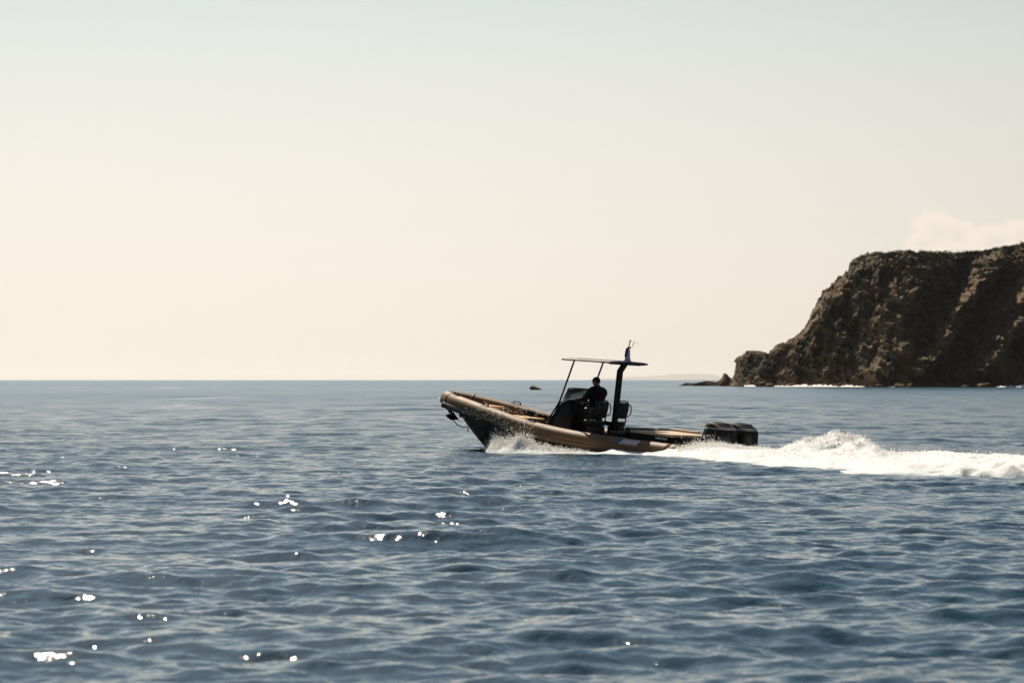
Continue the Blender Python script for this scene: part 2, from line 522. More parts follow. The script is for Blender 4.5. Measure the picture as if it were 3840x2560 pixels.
# the rest of the sea, out of the lens' reach: a flat ring joined to the same surface
ring = []
Rr = 98000.0
yn, yf, tw = ys[0], ys[-1], 0.206
extra = [(-Rr, -Rr, -0.35), (Rr, -Rr, -0.35), (Rr, yn, -0.35), (-Rr, yn, -0.35),
         (-Rr, yn, -0.35), (-yn * tw, yn, -0.35), (-yf * tw, yf, -0.35), (-Rr, yf, -0.35),
         (Rr, yn, -0.35), (yn * tw, yn, -0.35), (yf * tw, yf, -0.35), (Rr, yf, -0.35),
         (-Rr, yf, -0.35), (Rr, yf, -0.35), (Rr, Rr, -0.35), (-Rr, Rr, -0.35)]
V = np.concatenate([V, np.array(extra)])
F = np.concatenate([F, nv + np.array([[0, 1, 2, 3], [4, 5, 6, 7], [9, 8, 11, 10], [12, 13, 14, 15]])])
me = np_mesh('sea', V, F, M['sea'])
gl = np.ones(len(V), np.float32)
gl[:nv] = 0.55 + 0.45 * sstep(25, 90, YY.ravel())
ro = np.full(len(V), 0.3, np.float32)
ro[:nv] = 0.06 + 0.05 * sstep(30, 120, YY.ravel()) + 0.05 * sstep(110, 500, YY.ravel())
ch = np.full(len(V), 0.8, np.float32)
ch[:nv] = 1.7 * sstep(70, 320, YY.ravel()) * (1 - 0.45 * sstep(800, 2500, YY.ravel()))
me.attributes.new('gloss', 'FLOAT', 'POINT').data.foreach_set('value', gl)
me.attributes.new('rough', 'FLOAT', 'POINT').data.foreach_set('value', ro)
me.attributes.new('chop', 'FLOAT', 'POINT').data.foreach_set('value', ch)
fr = np.ones(len(V), np.float32)
fr[:nv] = 0.62 * sstep(85, 380, YY.ravel()) + 0.2 * sstep(380, 1500, YY.ravel())
me.attributes.new('far', 'FLOAT', 'POINT').data.foreach_set('value', fr)
sea = tag(link('sea', me), 'choppy blue-grey sea reaching to the horizon', 'sea', kind='structure')
# ------------------------------------------------------------------ mesh builders for made objects
def bm_mesh(name, bm, mat_, smooth=True):
    bmesh.ops.recalc_face_normals(bm, faces=bm.faces)
    me_ = bpy.data.meshes.new(name)
    bm.to_mesh(me_)
    bm.free()
    for f in me_.polygons:
        f.use_smooth = smooth
    if mat_:
        me_.materials.append(mat_)
    return me_

def autosmooth(me_, ang=38):
    """mark edges sharper than ang as sharp so bevelled boxes shade cleanly"""
    b = bmesh.new(); b.from_mesh(me_)
    for e in b.edges:
        if len(e.link_faces) == 2 and e.calc_face_angle(0) > R(ang):
            e.smooth = False
    b.to_mesh(me_); b.free()

def rbox(name, c, s, mat_, parent, bev=0.02, seg=2, rot=None, taper=None):
    """box with rounded edges; taper = (sx, sy) scale of the top face"""
    b = bmesh.new()
    bmesh.ops.create_cube(b, size=1.0)
    for v in b.verts:
        if taper and v.co.z > 0:
            v.co.x *= taper[0]; v.co.y *= taper[1]
        v.co = Vector((v.co.x * s[0], v.co.y * s[1], v.co.z * s[2]))
    if bev > 0:
        bmesh.ops.bevel(b, geom=list(b.edges), offset=bev, segments=seg, profile=0.6, affect='EDGES')
    if rot:
        bmesh.ops.transform(b, matrix=rot, verts=b.verts)
    bmesh.ops.translate(b, vec=Vector(c), verts=b.verts)
    me_ = bm_mesh(name, b, mat_)
    autosmooth(me_, 50)
    return link(name, me_, parent)

def prism(name, prof, y0, y1, mat_, parent, bev=0.012, inset=0.0):
    """profile in x,z extruded across the beam"""
    b = bmesh.new()
    cx = sum(q[0] for q in prof) / len(prof); cz = sum(q[1] for q in prof) / len(prof)
    A = [b.verts.new((x, y0, z)) for x, z in prof]
    B = [b.verts.new((cx + (x - cx) * (1 - inset), y1, cz + (z - cz) * (1 - inset))) for x, z in prof]
    k = len(prof)
    b.faces.new(A); b.faces.new(B[::-1])
    for i in range(k):
        b.faces.new((A[i], B[i], B[(i + 1) % k], A[(i + 1) % k]))
    bmesh.ops.recalc_face_normals(b, faces=b.faces)
    if bev > 0:
        bmesh.ops.bevel(b, geom=list(b.edges), offset=bev, segments=2, profile=0.6, affect='EDGES')
    me_ = bm_mesh(name, b, mat_)
    autosmooth(me_, 50)
    return link(name, me_, parent)

def loft_mesh(name, rings, mat_, cap0=True, cap1=True, closed=True, smooth=True):
    """rings: list of equal-length point lists"""
    b = bmesh.new()
    vs_ = [[b.verts.new(p_) for p_ in r] for r in rings]
    k = len(rings[0])
    for i in range(len(rings) - 1):
        for j in range(k if closed else k - 1):
            a = (vs_[i][j], vs_[i][(j + 1) % k], vs_[i + 1][(j + 1) % k], vs_[i + 1][j])
            try:
                b.faces.new(a)
            except ValueError:
                pass
    if cap0: b.faces.new(vs_[0][::-1])
    if cap1: b.faces.new(vs_[-1])
    return bm_mesh(name, b, mat_, smooth)

def catmull(pts, n):
    P = [np.array(q, float) for q in pts]
    P = [2 * P[0] - P[1]] + P + [2 * P[-1] - P[-2]]
    out_ = []
    segs = len(P) - 3
    for i in range(n):
        t = i / (n - 1) * segs
        s = min(int(t), segs - 1); u = t - s
        p0, p1, p2, p3 = P[s:s + 4]
        out_.append(0.5 * ((2 * p1) + (-p0 + p2) * u + (2 * p0 - 5 * p1 + 4 * p2 - p3) * u * u + (-p0 + 3 * p1 - 3 * p2 + p3) * u ** 3))
    return np.array(out_)

def sweep_rings(path, rad, k=10, up=(0, 0, 1), squash=1.0):
    path = np.asarray(path, float)
    T = np.gradient(path, axis=0)
    T /= np.linalg.norm(T, axis=1)[:, None] + 1e-9
    rad = np.full(len(path), rad) if np.isscalar(rad) else np.asarray(rad)
    upv = np.asarray(up, float)
    rings = []
    for i in range(len(path)):
        n_ = np.cross(T[i], upv)
        if np.linalg.norm(n_) < 1e-3:
            n_ = np.cross(T[i], (0, 1, 0.01))
        n_ /= np.linalg.norm(n_)
        b_ = np.cross(n_, T[i])
        rings.append([tuple(path[i] + rad[i] * (math.cos(a) * n_ * squash + math.sin(a) * b_)) for a in np.linspace(0, 2 * math.pi, k, endpoint=False)])
    return rings

def pipe(name, pts, r, mat_, parent, n=None, k=10, up=(0, 0, 1), squash=1.0, smooth_path=True):
    path = catmull(pts, n or max(8, 6 * len(pts))) if smooth_path and len(pts) > 2 else np.array(pts, float)
    if len(path) == 2:
        path = np.linspace(path[0], path[1], 3)
    return link(name, loft_mesh(name, sweep_rings(path, r, k, up, squash), mat_), parent)

def bar(name, pts, w, d, mat_, parent, up=(0, 1, 0), bev=0.01):
    """rectangular section swept through sharp corners; w along the side vector, d in the bend plane"""
    pts = [np.array(q, float) for q in pts]
    rings = []
    for i, q in enumerate(pts):
        t0 = pts[i] - pts[i - 1] if i else pts[1] - pts[0]
        t1 = pts[i + 1] - pts[i] if i < len(pts) - 1 else t0
        t0 = t0 / np.linalg.norm(t0); t1 = t1 / np.linalg.norm(t1)
        t = (t0 + t1) / np.linalg.norm(t0 + t1)
        s = np.array(up, float)
        nrm = np.cross(t, s); nrm /= np.linalg.norm(nrm)
        sc = 1 / max(0.5, float(np.dot(t, t0)))
        c_ = bev
        ring = []
        for (a, b_) in ((-1, -1), (1, -1), (1, 1), (-1, 1)):
            for (ca, cb) in (((0, c_), (c_, 0)) if a * b_ > 0 else ((c_, 0), (0, c_))):
                ring.append(tuple(q + s * a * (w / 2 - ca) + nrm * b_ * (d * sc / 2 - cb)))
        rings.append(ring)
    me_ = loft_mesh(name, rings, mat_, smooth=False)
    return link(name, me_, parent)

# ------------------------------------------------------------------ the inflatable boat
boat = empty('inflatable_boat')
boat.matrix_world = BOAT_S
tag(boat, 'tan and black rigid inflatable speedboat with roof and two black outboards, planing to the left', 'boat')

SHEER = np.array([(-0.7, 0.01), (0.2, 0.012), (2.2, 0.02), (3.4, 0.045), (4.7, 0.125), (5.5, 0.215), (6.25, 0.325), (7.3, 0.47), (8.2, 0.58), (9.0, 0.665), (9.45, 0.70)])
BEAM = np.array([(-0.7, 1.15), (1.5, 1.17), (3.5, 1.17), (5.2, 1.12), (6.6, 0.98), (7.8, 0.76), (8.6, 0.53), (9.05, 0.34), (9.28, 0.16), (9.34, 0.0)])
def tube_z(x):
    return float(np.interp(x, SHEER[:, 0], SHEER[:, 1]))
TR = 0.235
port_pts = [(-0.12, 1.15), (1.5, 1.17), (3.5, 1.17), (5.2, 1.12), (6.6, 0.98), (7.8, 0.76), (8.6, 0.53), (9.02, 0.335), (9.27, 0.15), (9.34, 0.0)]
half = [(x, y, tube_z(x)) for x, y in port_pts]
full_pts = half + [(x, -y, z) for x, y, z in half[-2::-1]]
cpath = catmull(full_pts, 150)
crad = np.interp(cpath[:, 0], [0, 4, 7, 9.3], [TR, TR, TR * 0.96, TR * 0.93])
tube = link('inflatable_tube', loft_mesh('inflatable_tube', sweep_rings(cpath, crad, 28), M['tube']), boat)

def tube_frame(x, side=1):
    """centre, tangent, outward vector of the tube at station x"""
    sel = cpath[:75] if side > 0 else cpath[75:][::-1]
    i = int(np.argmin(np.abs(sel[:, 0] - x)))
    i = min(max(i, 1), len(sel) - 2)
    c_ = sel[i] + (sel[i + 1] - sel[i - 1]) * 0.0
    t = sel[i + 1] - sel[i - 1]
    t = t / np.linalg.norm(t)
    o_ = np.cross((0, 0, 1), t) * (1 if side > 0 else -1)
    o_ = o_ / np.linalg.norm(o_)
    u_ = np.cross(t, o_) * (1 if side > 0 else -1)
    rr = float(np.interp(c_[0], [0, 4, 7, 9.3], [TR, TR, TR * 0.96, TR * 0.93]))
    return c_, t, o_, u_, rr

def on_tube(x, side, ang, extra=0.0):
    """point on the skin; ang from outboard horizontal (0) to the top (90) to inboard (180)"""
    c_, t, o_, u_, rr = tube_frame(x, side)
    a = R(ang)
    return c_ + (rr + extra) * (math.cos(a) * o_ + math.sin(a) * u_)

# cone ends behind the transom
for s in (1, -1):
    pp = [(-0.10, s * 1.15, 0.012), (-0.22, s * 1.15, 0.005), (-0.33, s * 1.15, -0.012), (-0.41, s * 1.15, -0.04), (-0.47, s * 1.15, -0.07), (-0.50, s * 1.15, -0.09)]
    rr = [TR * 1.004, TR * 0.99, TR * 0.90, TR * 0.70, TR * 0.42, TR * 0.15]
    link('tube_cone', loft_mesh('tube_cone', sweep_rings(pp, rr, 28), M['tube']), boat)
# moulded rubbing strakes outboard, a fender strip round the bow
for s in (1, -1):
    xs = np.linspace(-0.1, 8.9, 60)
    pp = np.array([on_tube(x, s, -22, 0.012) for x in xs])
    link('rubbing_strake', loft_mesh('rubbing_strake', sweep_rings(pp, 0.034, 8, squash=0.8), M['tube_trim']), boat)
    # dark lower skirt where tube is glued to the hull
    pp = np.array([on_tube(x, s, -62, 0.004) for x in np.linspace(-0.1, 8.8, 50)])
    link('tube_skirt', loft_mesh('tube_skirt', sweep_rings(pp, 0.05, 8, squash=0.6), M['rubber']), boat)
# seam bands round the tube
def seam(x, side, w=0.05):
    c_, t, o_, u_, rr = tube_frame(x, side)
    rings = []
    for (d, e) in ((-w / 2, 0.0), (-w / 2, 0.008), (w / 2, 0.008), (w / 2, 0.0)):
        rings.append([tuple(c_ + t * d + (rr + e) * (math.cos(a) * o_ + math.sin(a) * u_)) for a in np.linspace(0, 2 * math.pi, 26, endpoint=False)])
    return link('seam_band', loft_mesh('seam_band', rings, M['rubber'], False, False), boat)
for x, s in ((8.78, 1), (8.78, -1), (5.6, 1), (5.6, -1), (2.2, 1), (2.2, -1)):
    if x > 8:
        seam(x, s, 0.06)
# webbing grab handles on pads
def grab(x, s, ang=78):
    h = empty('grab_handle'); h.parent = boat
    c_, t, o_, u_, rr = tube_frame(x, s)
    def P(d, a, e):
        return tuple(c_ + t * d + (rr + e) * (math.cos(R(a)) * o_ + math.sin(R(a)) * u_))
    pad_r = [[P(d, a, 0.006) for a in np.linspace(ang - 24, ang + 24, 7)] for d in np.linspace(-0.17, 0.17, 4)]
    link('handle_pad', loft_mesh('handle_pad', pad_r, M['rubber'], False, False, closed=False), h)
    path = catmull([P(-0.13, ang, 0.0), P(-0.10, ang, 0.055), P(0, ang, 0.075), P(0.10, ang, 0.055), P(0.13, ang, 0.0)], 14)
    link('strap', loft_mesh('strap', sweep_rings(path, 0.016, 8, up=tuple(t), squash=1.6), M['rubber']), h)
for x, s in ((8.55, 1), (7.05, 1), (5.1, 1), (7.5, -1), (5.4, -1)):
    grab(x, s, 84)
for x in (6.95, 6.45):
    grab(x, -1, 150)

# hull
ST = [(-0.45, -0.52, 0.94, -0.16, 0.97, 0.02), (1.5, -0.58, 0.97, -0.19, 1.0, 0.03), (3, -0.62, 0.98, -0.20, 1.0, 0.05), (5, -0.67, 0.95, -0.13, 1.0, 0.10), (6.5, -0.70, 0.80, 0.0, 0.90, 0.27),
      (7.3, -0.68, 0.60, 0.12, 0.76, 0.38), (7.75, -0.60, 0.48, 0.20, 0.66, 0.44), (8.1, -0.36, 0.38, 0.28, 0.55, 0.48), (8.5, -0.06, 0.26, 0.37, 0.40, 0.53), (8.8, 0.20, 0.15, 0.46, 0.25, 0.58), (9.0, 0.42, 0.07, 0.54, 0.12, 0.62)]
rings = []
for (x, zk, yc, zc, yg, zg) in ST:
    port = [(x, yg, zg), (x, yc + (yg - yc) * 0.45, zc + (zg - zc) * 0.35), (x, yc + 0.035, zc + 0.012), (x, yc, zc - 0.012), (x, yc * 0.66, zc + (zk - zc) * 0.40), (x, yc * 0.63, zc + (zk - zc) * 0.46), (x, yc * 0.33, zc + (zk - zc) * 0.74)]
    rings.append(port + [(x, 0, zk)] + [(a, -b_, c_) for a, b_, c_ in port[::-1]])
hull_me = loft_mesh('hull', rings, M['hull'], closed=False, cap0=True, cap1=False)
autosmooth(hull_me, 24)
hull = link('hull', hull_me, boat)
# deck floor, inner liner
def half_w(x):
    return float(np.interp(x, [s_[0] for s_ in ST], [s_[4] for s_ in ST])) - 0.04
fx = [-0.40, 1, 3, 5, 5.9, 6.0, 7.0, 8.0, 8.6]
fz = [-0.05, -0.05, -0.05, -0.05, -0.04, 0.10, 0.16, 0.30, 0.42]
link('deck_floor', loft_mesh('deck_floor', [[(x, half_w(x), z), (x, 0, z + 0.01), (x, -half_w(x), z)] for x, z in zip(fx, fz)], M['deck'], False, False, closed=False, smooth=False), boat)
for s in (1, -1):
    link('inner_liner', loft_mesh('inner_liner', [[(x, s * (half_w(x) - 0.01), z - 0.02), (x, s * (half_w(x) - 0.03), tube_z(x) + 0.05)] for x, z in zip(fx, fz)], M['deck'], False, False, closed=False, smooth=False), boat)
# bow deck and cushions
link('bow_deck', loft_mesh('bow_deck', [[(x, w_, z), (x, 0, z + 0.02), (x, -w_, z)] for x, w_, z in ((8.3, 0.50, 0.60), (8.7, 0.36, 0.665), (9.1, 0.16, 0.73))], M['deck'], False, False, closed=False), boat)
rbox('bow_locker', (8.0, 0, 0.37), (0.95, 0.95, 0.34), M['deck'], boat, 0.04, taper=(1, 1.0))
rbox('cushion', (7.96, 0, 0.575), (0.86, 0.92, 0.09), M['orange_pad'], boat, 0.035)
rbox('seat_locker', (6.75, -0.02, 0.17), (1.25, 1.15, 0.30), M['deck'], boat, 0.04)
rbox('cushion', (6.75, -0.02, 0.36), (1.30, 1.20, 0.10), M['orange_pad'], boat, 0.04)
rbox('bow_step', (7.45, -0.0, 0.25), (0.3, 0.9, 0.2), M['deck'], boat, 0.03)
# anchor in its roller under the bow, painter line looping down to the stem eye
anch = empty('anchor'); anch.parent = boat
rbox('anchor_roller', (9.42, 0, 0.50), (0.34, 0.16, 0.14), M['black'], anch, 0.03, rot=Matrix.Rotation(R(18), 4, 'Y'))
bar('anchor_shank', [(9.5, 0, 0.44), (9.30, 0, 0.33), (9.12, 0, 0.25)], 0.05, 0.07, M['black'], anch)
b = bmesh.new()
for s in (1, -1):
    v = [b.verts.new(q) for q in ((9.14, 0, 0.29), (9.26, s * 0.18, 0.20), (9.05, s * 0.17, 0.10), (8.92, 0, 0.13))]
    b.faces.new(v)
    v2 = [b.verts.new((q.co.x + 0.01, q.co.y, q.co.z - 0.03)) for q in v]
    b.faces.new(v2[::-1])
    for i in range(4):
        b.faces.new((v[i], v2[i], v2[(i + 1) % 4], v[(i + 1) % 4]))
link('anchor_fluke', bm_mesh('anchor_fluke', b, M['black'], False), anch)
rbox('fender_pad', (9.44, 0, 0.62), (0.20, 0.42, 0.16), M['rubber'], boat, 0.05)
pipe('painter_line', [(9.28, 0.10, 0.36), (9.10, 0.13, 0.18), (8.92, 0.10, 0.0), (8.70, 0.06, -0.10), (8.52, 0.02, -0.08), (8.47, 0.03, -0.22)], 0.014, M['rubber'], boat)

# console, windscreen
side = [(5.02, -0.04), (4.86, 0.52), (4.54, 0.96), (4.22, 1.10), (4.02, 0.62), (4.08, -0.04)]
console = prism('console', side, -0.56, 0.56, M['black'], boat, 0.03)
prism('side_panel', [(4.74, 0.10), (4.72, 0.50), (4.46, 0.90), (4.28, 0.96), (4.10, 0.60), (4.16, 0.10)], 0.556, 0.572, M['side_panel'], console, 0.006)
pipe('speaker_ring', [(4.42 + 0.10 * math.cos(a), 0.575, 0.62 + 0.10 * math.sin(a)) for a in np.linspace(0, 2 * math.pi, 13)], 0.012, M['black'], console, up=(0, 1, 0))
rbox('dash_panel', (4.12, 0.02, 0.90), (0.03, 0.86, 0.34), M['side_panel'], console, 0.012, rot=Matrix.Rotation(R(22), 4, 'Y'))
for yy in (-0.28, 0.0, 0.27):
    rbox('instrument_screen', (4.135, yy, 0.96), (0.02, 0.2, 0.13), M['lens'], console, 0.006, rot=Matrix.Rotation(R(22), 4, 'Y'))
b = bmesh.new()
wsb = [(4.26, 0.55, 1.06), (4.58, 0.50, 0.93), (4.72, 0.25, 0.90), (4.74, 0, 0.90), (4.72, -0.25, 0.90), (4.58, -0.50, 0.93), (4.26, -0.55, 1.06)]
wst = [(4.14, 0.54, 1.38), (4.36, 0.50, 1.395), (4.46, 0.26, 1.40), (4.48, 0, 1.40), (4.46, -0.26, 1.40), (4.36, -0.50, 1.395), (4.20, -0.54, 1.38)]
th_ = 0.012
def wring(pts, off):
    return [tuple(np.array(q) + np.array((off, 0.0, off * 0.5))) for q in pts]
rings = [wring(wsb, 0), wring(wst, 0), wring(wst, th_), wring(wsb, th_), wring(wsb, 0)]
ws = link('windscreen', loft_mesh('windscreen', rings, M['glass'], False, False, closed=False), boat)
pipe('windscreen_trim', wst, 0.011, M['black'], ws)
wheel = empty('steering_wheel'); wheel.parent = boat
wc = np.array((4.00, 0.02, 0.93)); wn_ = np.array((-math.cos(R(35)), 0, math.sin(R(35)))); wu = np.array((math.sin(R(35)), 0, math.cos(R(35))))
circ = [tuple(wc + 0.19 * (math.cos(a) * np.array((0, 1, 0)) + math.sin(a) * wu)) for a in np.linspace(0, 2 * math.pi, 25)]
link('wheel_rim', loft_mesh('wheel_rim', sweep_rings(circ, 0.014, 8, up=tuple(wn_)), M['rubber'], False, False), wheel)
for a in (R(90), R(210), R(330)):
    pipe('spoke', [tuple(wc - wn_ * 0.03), tuple(wc + 0.19 * (math.cos(a) * np.array((0, 1, 0)) + math.sin(a) * wu))], 0.011, M['steel'], wheel)
pipe('steering_column', [tuple(wc - wn_ * 0.02), tuple(wc - wn_ * 0.14)], 0.03, M['black'], wheel)
pipe('throttle_lever', [(4.10, -0.36, 0.88), (4.06, -0.36, 0.98), (3.98, -0.36, 1.03)], 0.016, M['steel'], boat)

# T-top
roof = empty('roof'); roof.parent = boat
def roof_ring(inset, z):
    out_ = []
    x0, x1, yw, rc = 2.50 + inset, 4.58 - inset, 0.80 - inset, 0.22
    for (cx, cy, a0) in ((x1 - rc, yw - rc, 0), (x0 + rc, yw - rc, 90), (x0 + rc, -yw + rc, 180), (x1 - rc, -yw + rc, 270)):
        for a in np.linspace(a0, a0 + 90, 7):
            x = cx + rc * math.cos(R(a)); y = cy + rc * math.sin(R(a))
            out_.append((x, y, z - 0.028 * (y / 0.8) ** 2 - 0.032 * (x - 3.4)))
    return out_
link('roof_panel', loft_mesh('roof_panel', [roof_ring(0.12, 2.215), roof_ring(0.02, 2.222), roof_ring(0, 2.244), roof_ring(0.015, 2.266), roof_ring(0.12, 2.280), roof_ring(0.4, 2.29)], M['black']), roof)
for s in (1, -1):
    pipe('front_post', [(4.86, s * 0.62, 0.52), (4.54, s * 0.62, 0.985), (4.12, s * 0.62, 2.20)], 0.026, M['black'], roof, smooth_path=False)
    pipe('brace_post', [(4.90, s * 0.605, 0.44), (4.72, s * 0.605, 0.62), (4.50, s * 0.605, 1.0)], 0.018, M['black'], roof, smooth_path=False)
    pipe('roof_rail', [(4.30, s * 0.60, 2.205), (2.60, s * 0.60, 2.225)], 0.020, M['black'], roof)
bar('mast_post', [(3.0, 0, -0.04), (2.955, 0, 2.0), (2.80, 0, 2.225)], 0.16, 0.12, M['black'], roof, bev=0.014)
bar('cross_beam', [(2.80, -0.62, 2.205), (2.80, 0.62, 2.205)], 0.10, 0.04, M['black'], roof, up=(1, 0, 0), bev=0.008)
# light mast with a furled pale flag tied to it, whip aerial beside
mast = empty('light_mast'); mast.parent = boat
pipe('pole', [(2.74, 0, 2.25), (2.72, 0, 2.62), (2.69, 0, 2.86)], 0.014, M['black'], mast)
prf = [(0.105, 2.27), (0.095, 2.30), (0.070, 2.36), (0.052, 2.44), (0.045, 2.54), (0.040, 2.62), (0.02, 2.64)]
rings = []
for i, (r_, z_) in enumerate(prf):
    rings.append([(2.735 - (z_ - 2.27) * 0.05 + r_ * (1 + 0.28 * math.sin(5 * a + i * 0.6)) * math.cos(a), r_ * (1 + 0.28 * math.sin(5 * a + i * 0.6)) * math.sin(a), z_) for a in np.linspace(0, 2 * math.pi, 22, endpoint=False)])
fl = link('furled_flag', loft_mesh('furled_flag', rings, M['flag']), mast)
rings = []
for i, (r_, z_) in enumerate([(0.05, 2.40), (0.062, 2.46), (0.058, 2.56), (0.05, 2.64), (0.025, 2.67)]):
    rings.append([(2.765 + r_ * 0.7 * math.cos(a) - (z_ - 2.4) * 0.06, 0.02 + r_ * math.sin(a), z_) for a in np.linspace(0, 2 * math.pi, 12, endpoint=False)])
link('flag_fold', loft_mesh('flag_fold', rings, M['flag_dark']), fl)
rbox('navigation_lamp', (2.70, 0, 2.68), (0.05, 0.10, 0.05), M['black'], mast, 0.012)
rbox('anchor_lamp', (2.685, 0, 2.87), (0.035, 0.035, 0.05), M['black'], mast, 0.01)
pipe('whip_aerial', [(2.66, -0.06, 2.70), (2.63, -0.07, 2.78), (2.60, -0.07, 2.86)], 0.008, M['black'], mast)
pipe('aerial_stay', [(2.60, -0.07, 2.86), (2.5, -0.1, 2.82)], 0.004, M['black'], mast)

# helm seats
def helm_seat(y):
    s_ = empty('helm_seat'); s_.parent = boat; s_.location = (3.30, y, 0)
    rbox('seat_base', (-0.02, 0, 0.20), (0.40, 0.36, 0.50), M['grey_vinyl'], s_, 0.06, 3)
    rbox('seat_cushion', (0.05, 0, 0.52), (0.44, 0.46, 0.14), M['grey_vinyl'], s_, 0.05, 3)
    bk = rbox('seat_back', (-0.15, 0, 0.90), (0.10, 0.50, 0.46), M['grey_vinyl'], s_, 0.045, 3, rot=Matrix.Rotation(R(-7), 4, 'Y'))
    pipe('back_frame', [(-0.10, -0.25, 0.46), (-0.12, -0.27, 0.72), (-0.17, -0.27, 1.02), (-0.20, -0.16, 1.15), (-0.20, 0.16, 1.15), (-0.17, 0.27, 1.02), (-0.12, 0.27, 0.72), (-0.10, 0.25, 0.46)], 0.018, M['black'], s_, up=(1, 0, 0))
    pipe('grab_rail', [(-0.20, -0.20, 1.08), (-0.30, -0.20, 1.06), (-0.35, -0.18, 0.94), (-0.34, -0.18, 0.82), (-0.22, -0.20, 0.74)], 0.016, M['black'], s_, up=(0, 1, 0))
    pipe('grab_rail', [(-0.20, 0.20, 1.08), (-0.30, 0.20, 1.06), (-0.35, 0.18, 0.94), (-0.34, 0.18, 0.82), (-0.22, 0.20, 0.74)], 0.016, M['black'], s_, up=(0, 1, 0))
    return s_
helm_seat(0.44)
helm_seat(-0.44)

# aft bench, engine box with tan sun pad
bench = empty('aft_bench'); bench.parent = boat
rbox('bench_base', (2.05, 0, 0.12), (0.62, 1.80, 0.34), M['deck'], bench, 0.04)
rbox('bench_cushion', (2.12, 0, 0.33), (0.56, 1.80, 0.11), M['grey_vinyl'], bench, 0.045, 3)
rbox('bolster', (1.80, 0.62, 0.43), (0.16, 0.50, 0.20), M['grey_vinyl'], bench, 0.05, 3)
rbox('bolster', (1.80, 0.0, 0.43), (0.16, 0.66, 0.20), M['grey_vinyl'], bench, 0.05, 3)
rbox('bolster', (1.80, -0.64, 0.43), (0.16, 0.50, 0.20), M['grey_vinyl'], bench, 0.05, 3)
rbox('aft_locker', (0.88, 0, 0.16), (1.52, 1.82, 0.50), M['black'], boat, 0.04)
spad = rbox('sun_pad', (0.88, 0, 0.445), (1.50, 1.90, 0.075), M['pad'], boat, 0.03, 3)
rbox('pad_cushion', (1.25, -0.99, 0.48), (1.0, 0.20, 0.14), M['pad'], boat, 0.04, 3)
rbox('side_cushion', (2.45, -0.97, 0.36), (1.4, 0.16, 0.12), M['grey_vinyl'], boat, 0.04, 3)
rbox('splash_well', (-0.12, 0, 0.06), (0.66, 1.86, 0.36), M['black'], boat, 0.05)
# small white lettering on the locker side (unreadable at this distance: broken strokes)
lx = 0.70
for i, w_ in enumerate((0.05, 0.03, 0.05, 0.04, 0.05, 0.03, 0.045)):
    rbox('lettering', (lx - 0.0, 0.914, 0.345), (w_, 0.006, 0.06 if i % 3 else 0.045), M['decal_white'], boat, 0.0)
    lx -= w_ + 0.018

# maker's decal on the port tube: white panel with blue wedge and red streaks, wrapped over the skin
def wrap(name, x0, x1, a0, a1, mat_, parent, e=0.004, slant=0.0):
    nx, na = 10, 6
    rg = []
    for i in range(nx):
        rg.append([tuple(on_tube_f(x0 + (x1 - x0) * i / (nx - 1) + slant * j / (na - 1), 1, a0 + (a1 - a0) * j / (na - 1), e)) for j in range(na)])
    return link(name, loft_mesh(name, rg, mat_, False, False, closed=False), parent)
def on_tube_f(x, side, ang, extra):
    z = tube_z(x); y = float(np.interp(x, BEAM[:, 0], BEAM[:, 1]))
    a = R(ang)
    return np.array((x, side * (y + (TR + extra) * math.cos(a)), z + (TR + extra) * math.sin(a)))
dec = wrap('decal', 0.98, 1.62, 18, 62, M['decal_white'], boat, 0.004, -0.05)
wrap('blue_wedge', 1.58, 1.72, 20, 60, M['decal_blue'], dec, 0.0045, -0.10)
for i in range(7):
    wrap('red_stroke', 1.52 - i * 0.085, 1.47 - i * 0.085, 20, 31, M['decal_red'], dec, 0.0065, -0.03)
for i in range(6):
    wrap('grey_stroke', 1.48 - i * 0.085, 1.45 - i * 0.085, 38, 56, M['tube_trim'], dec, 0.0065, -0.03)

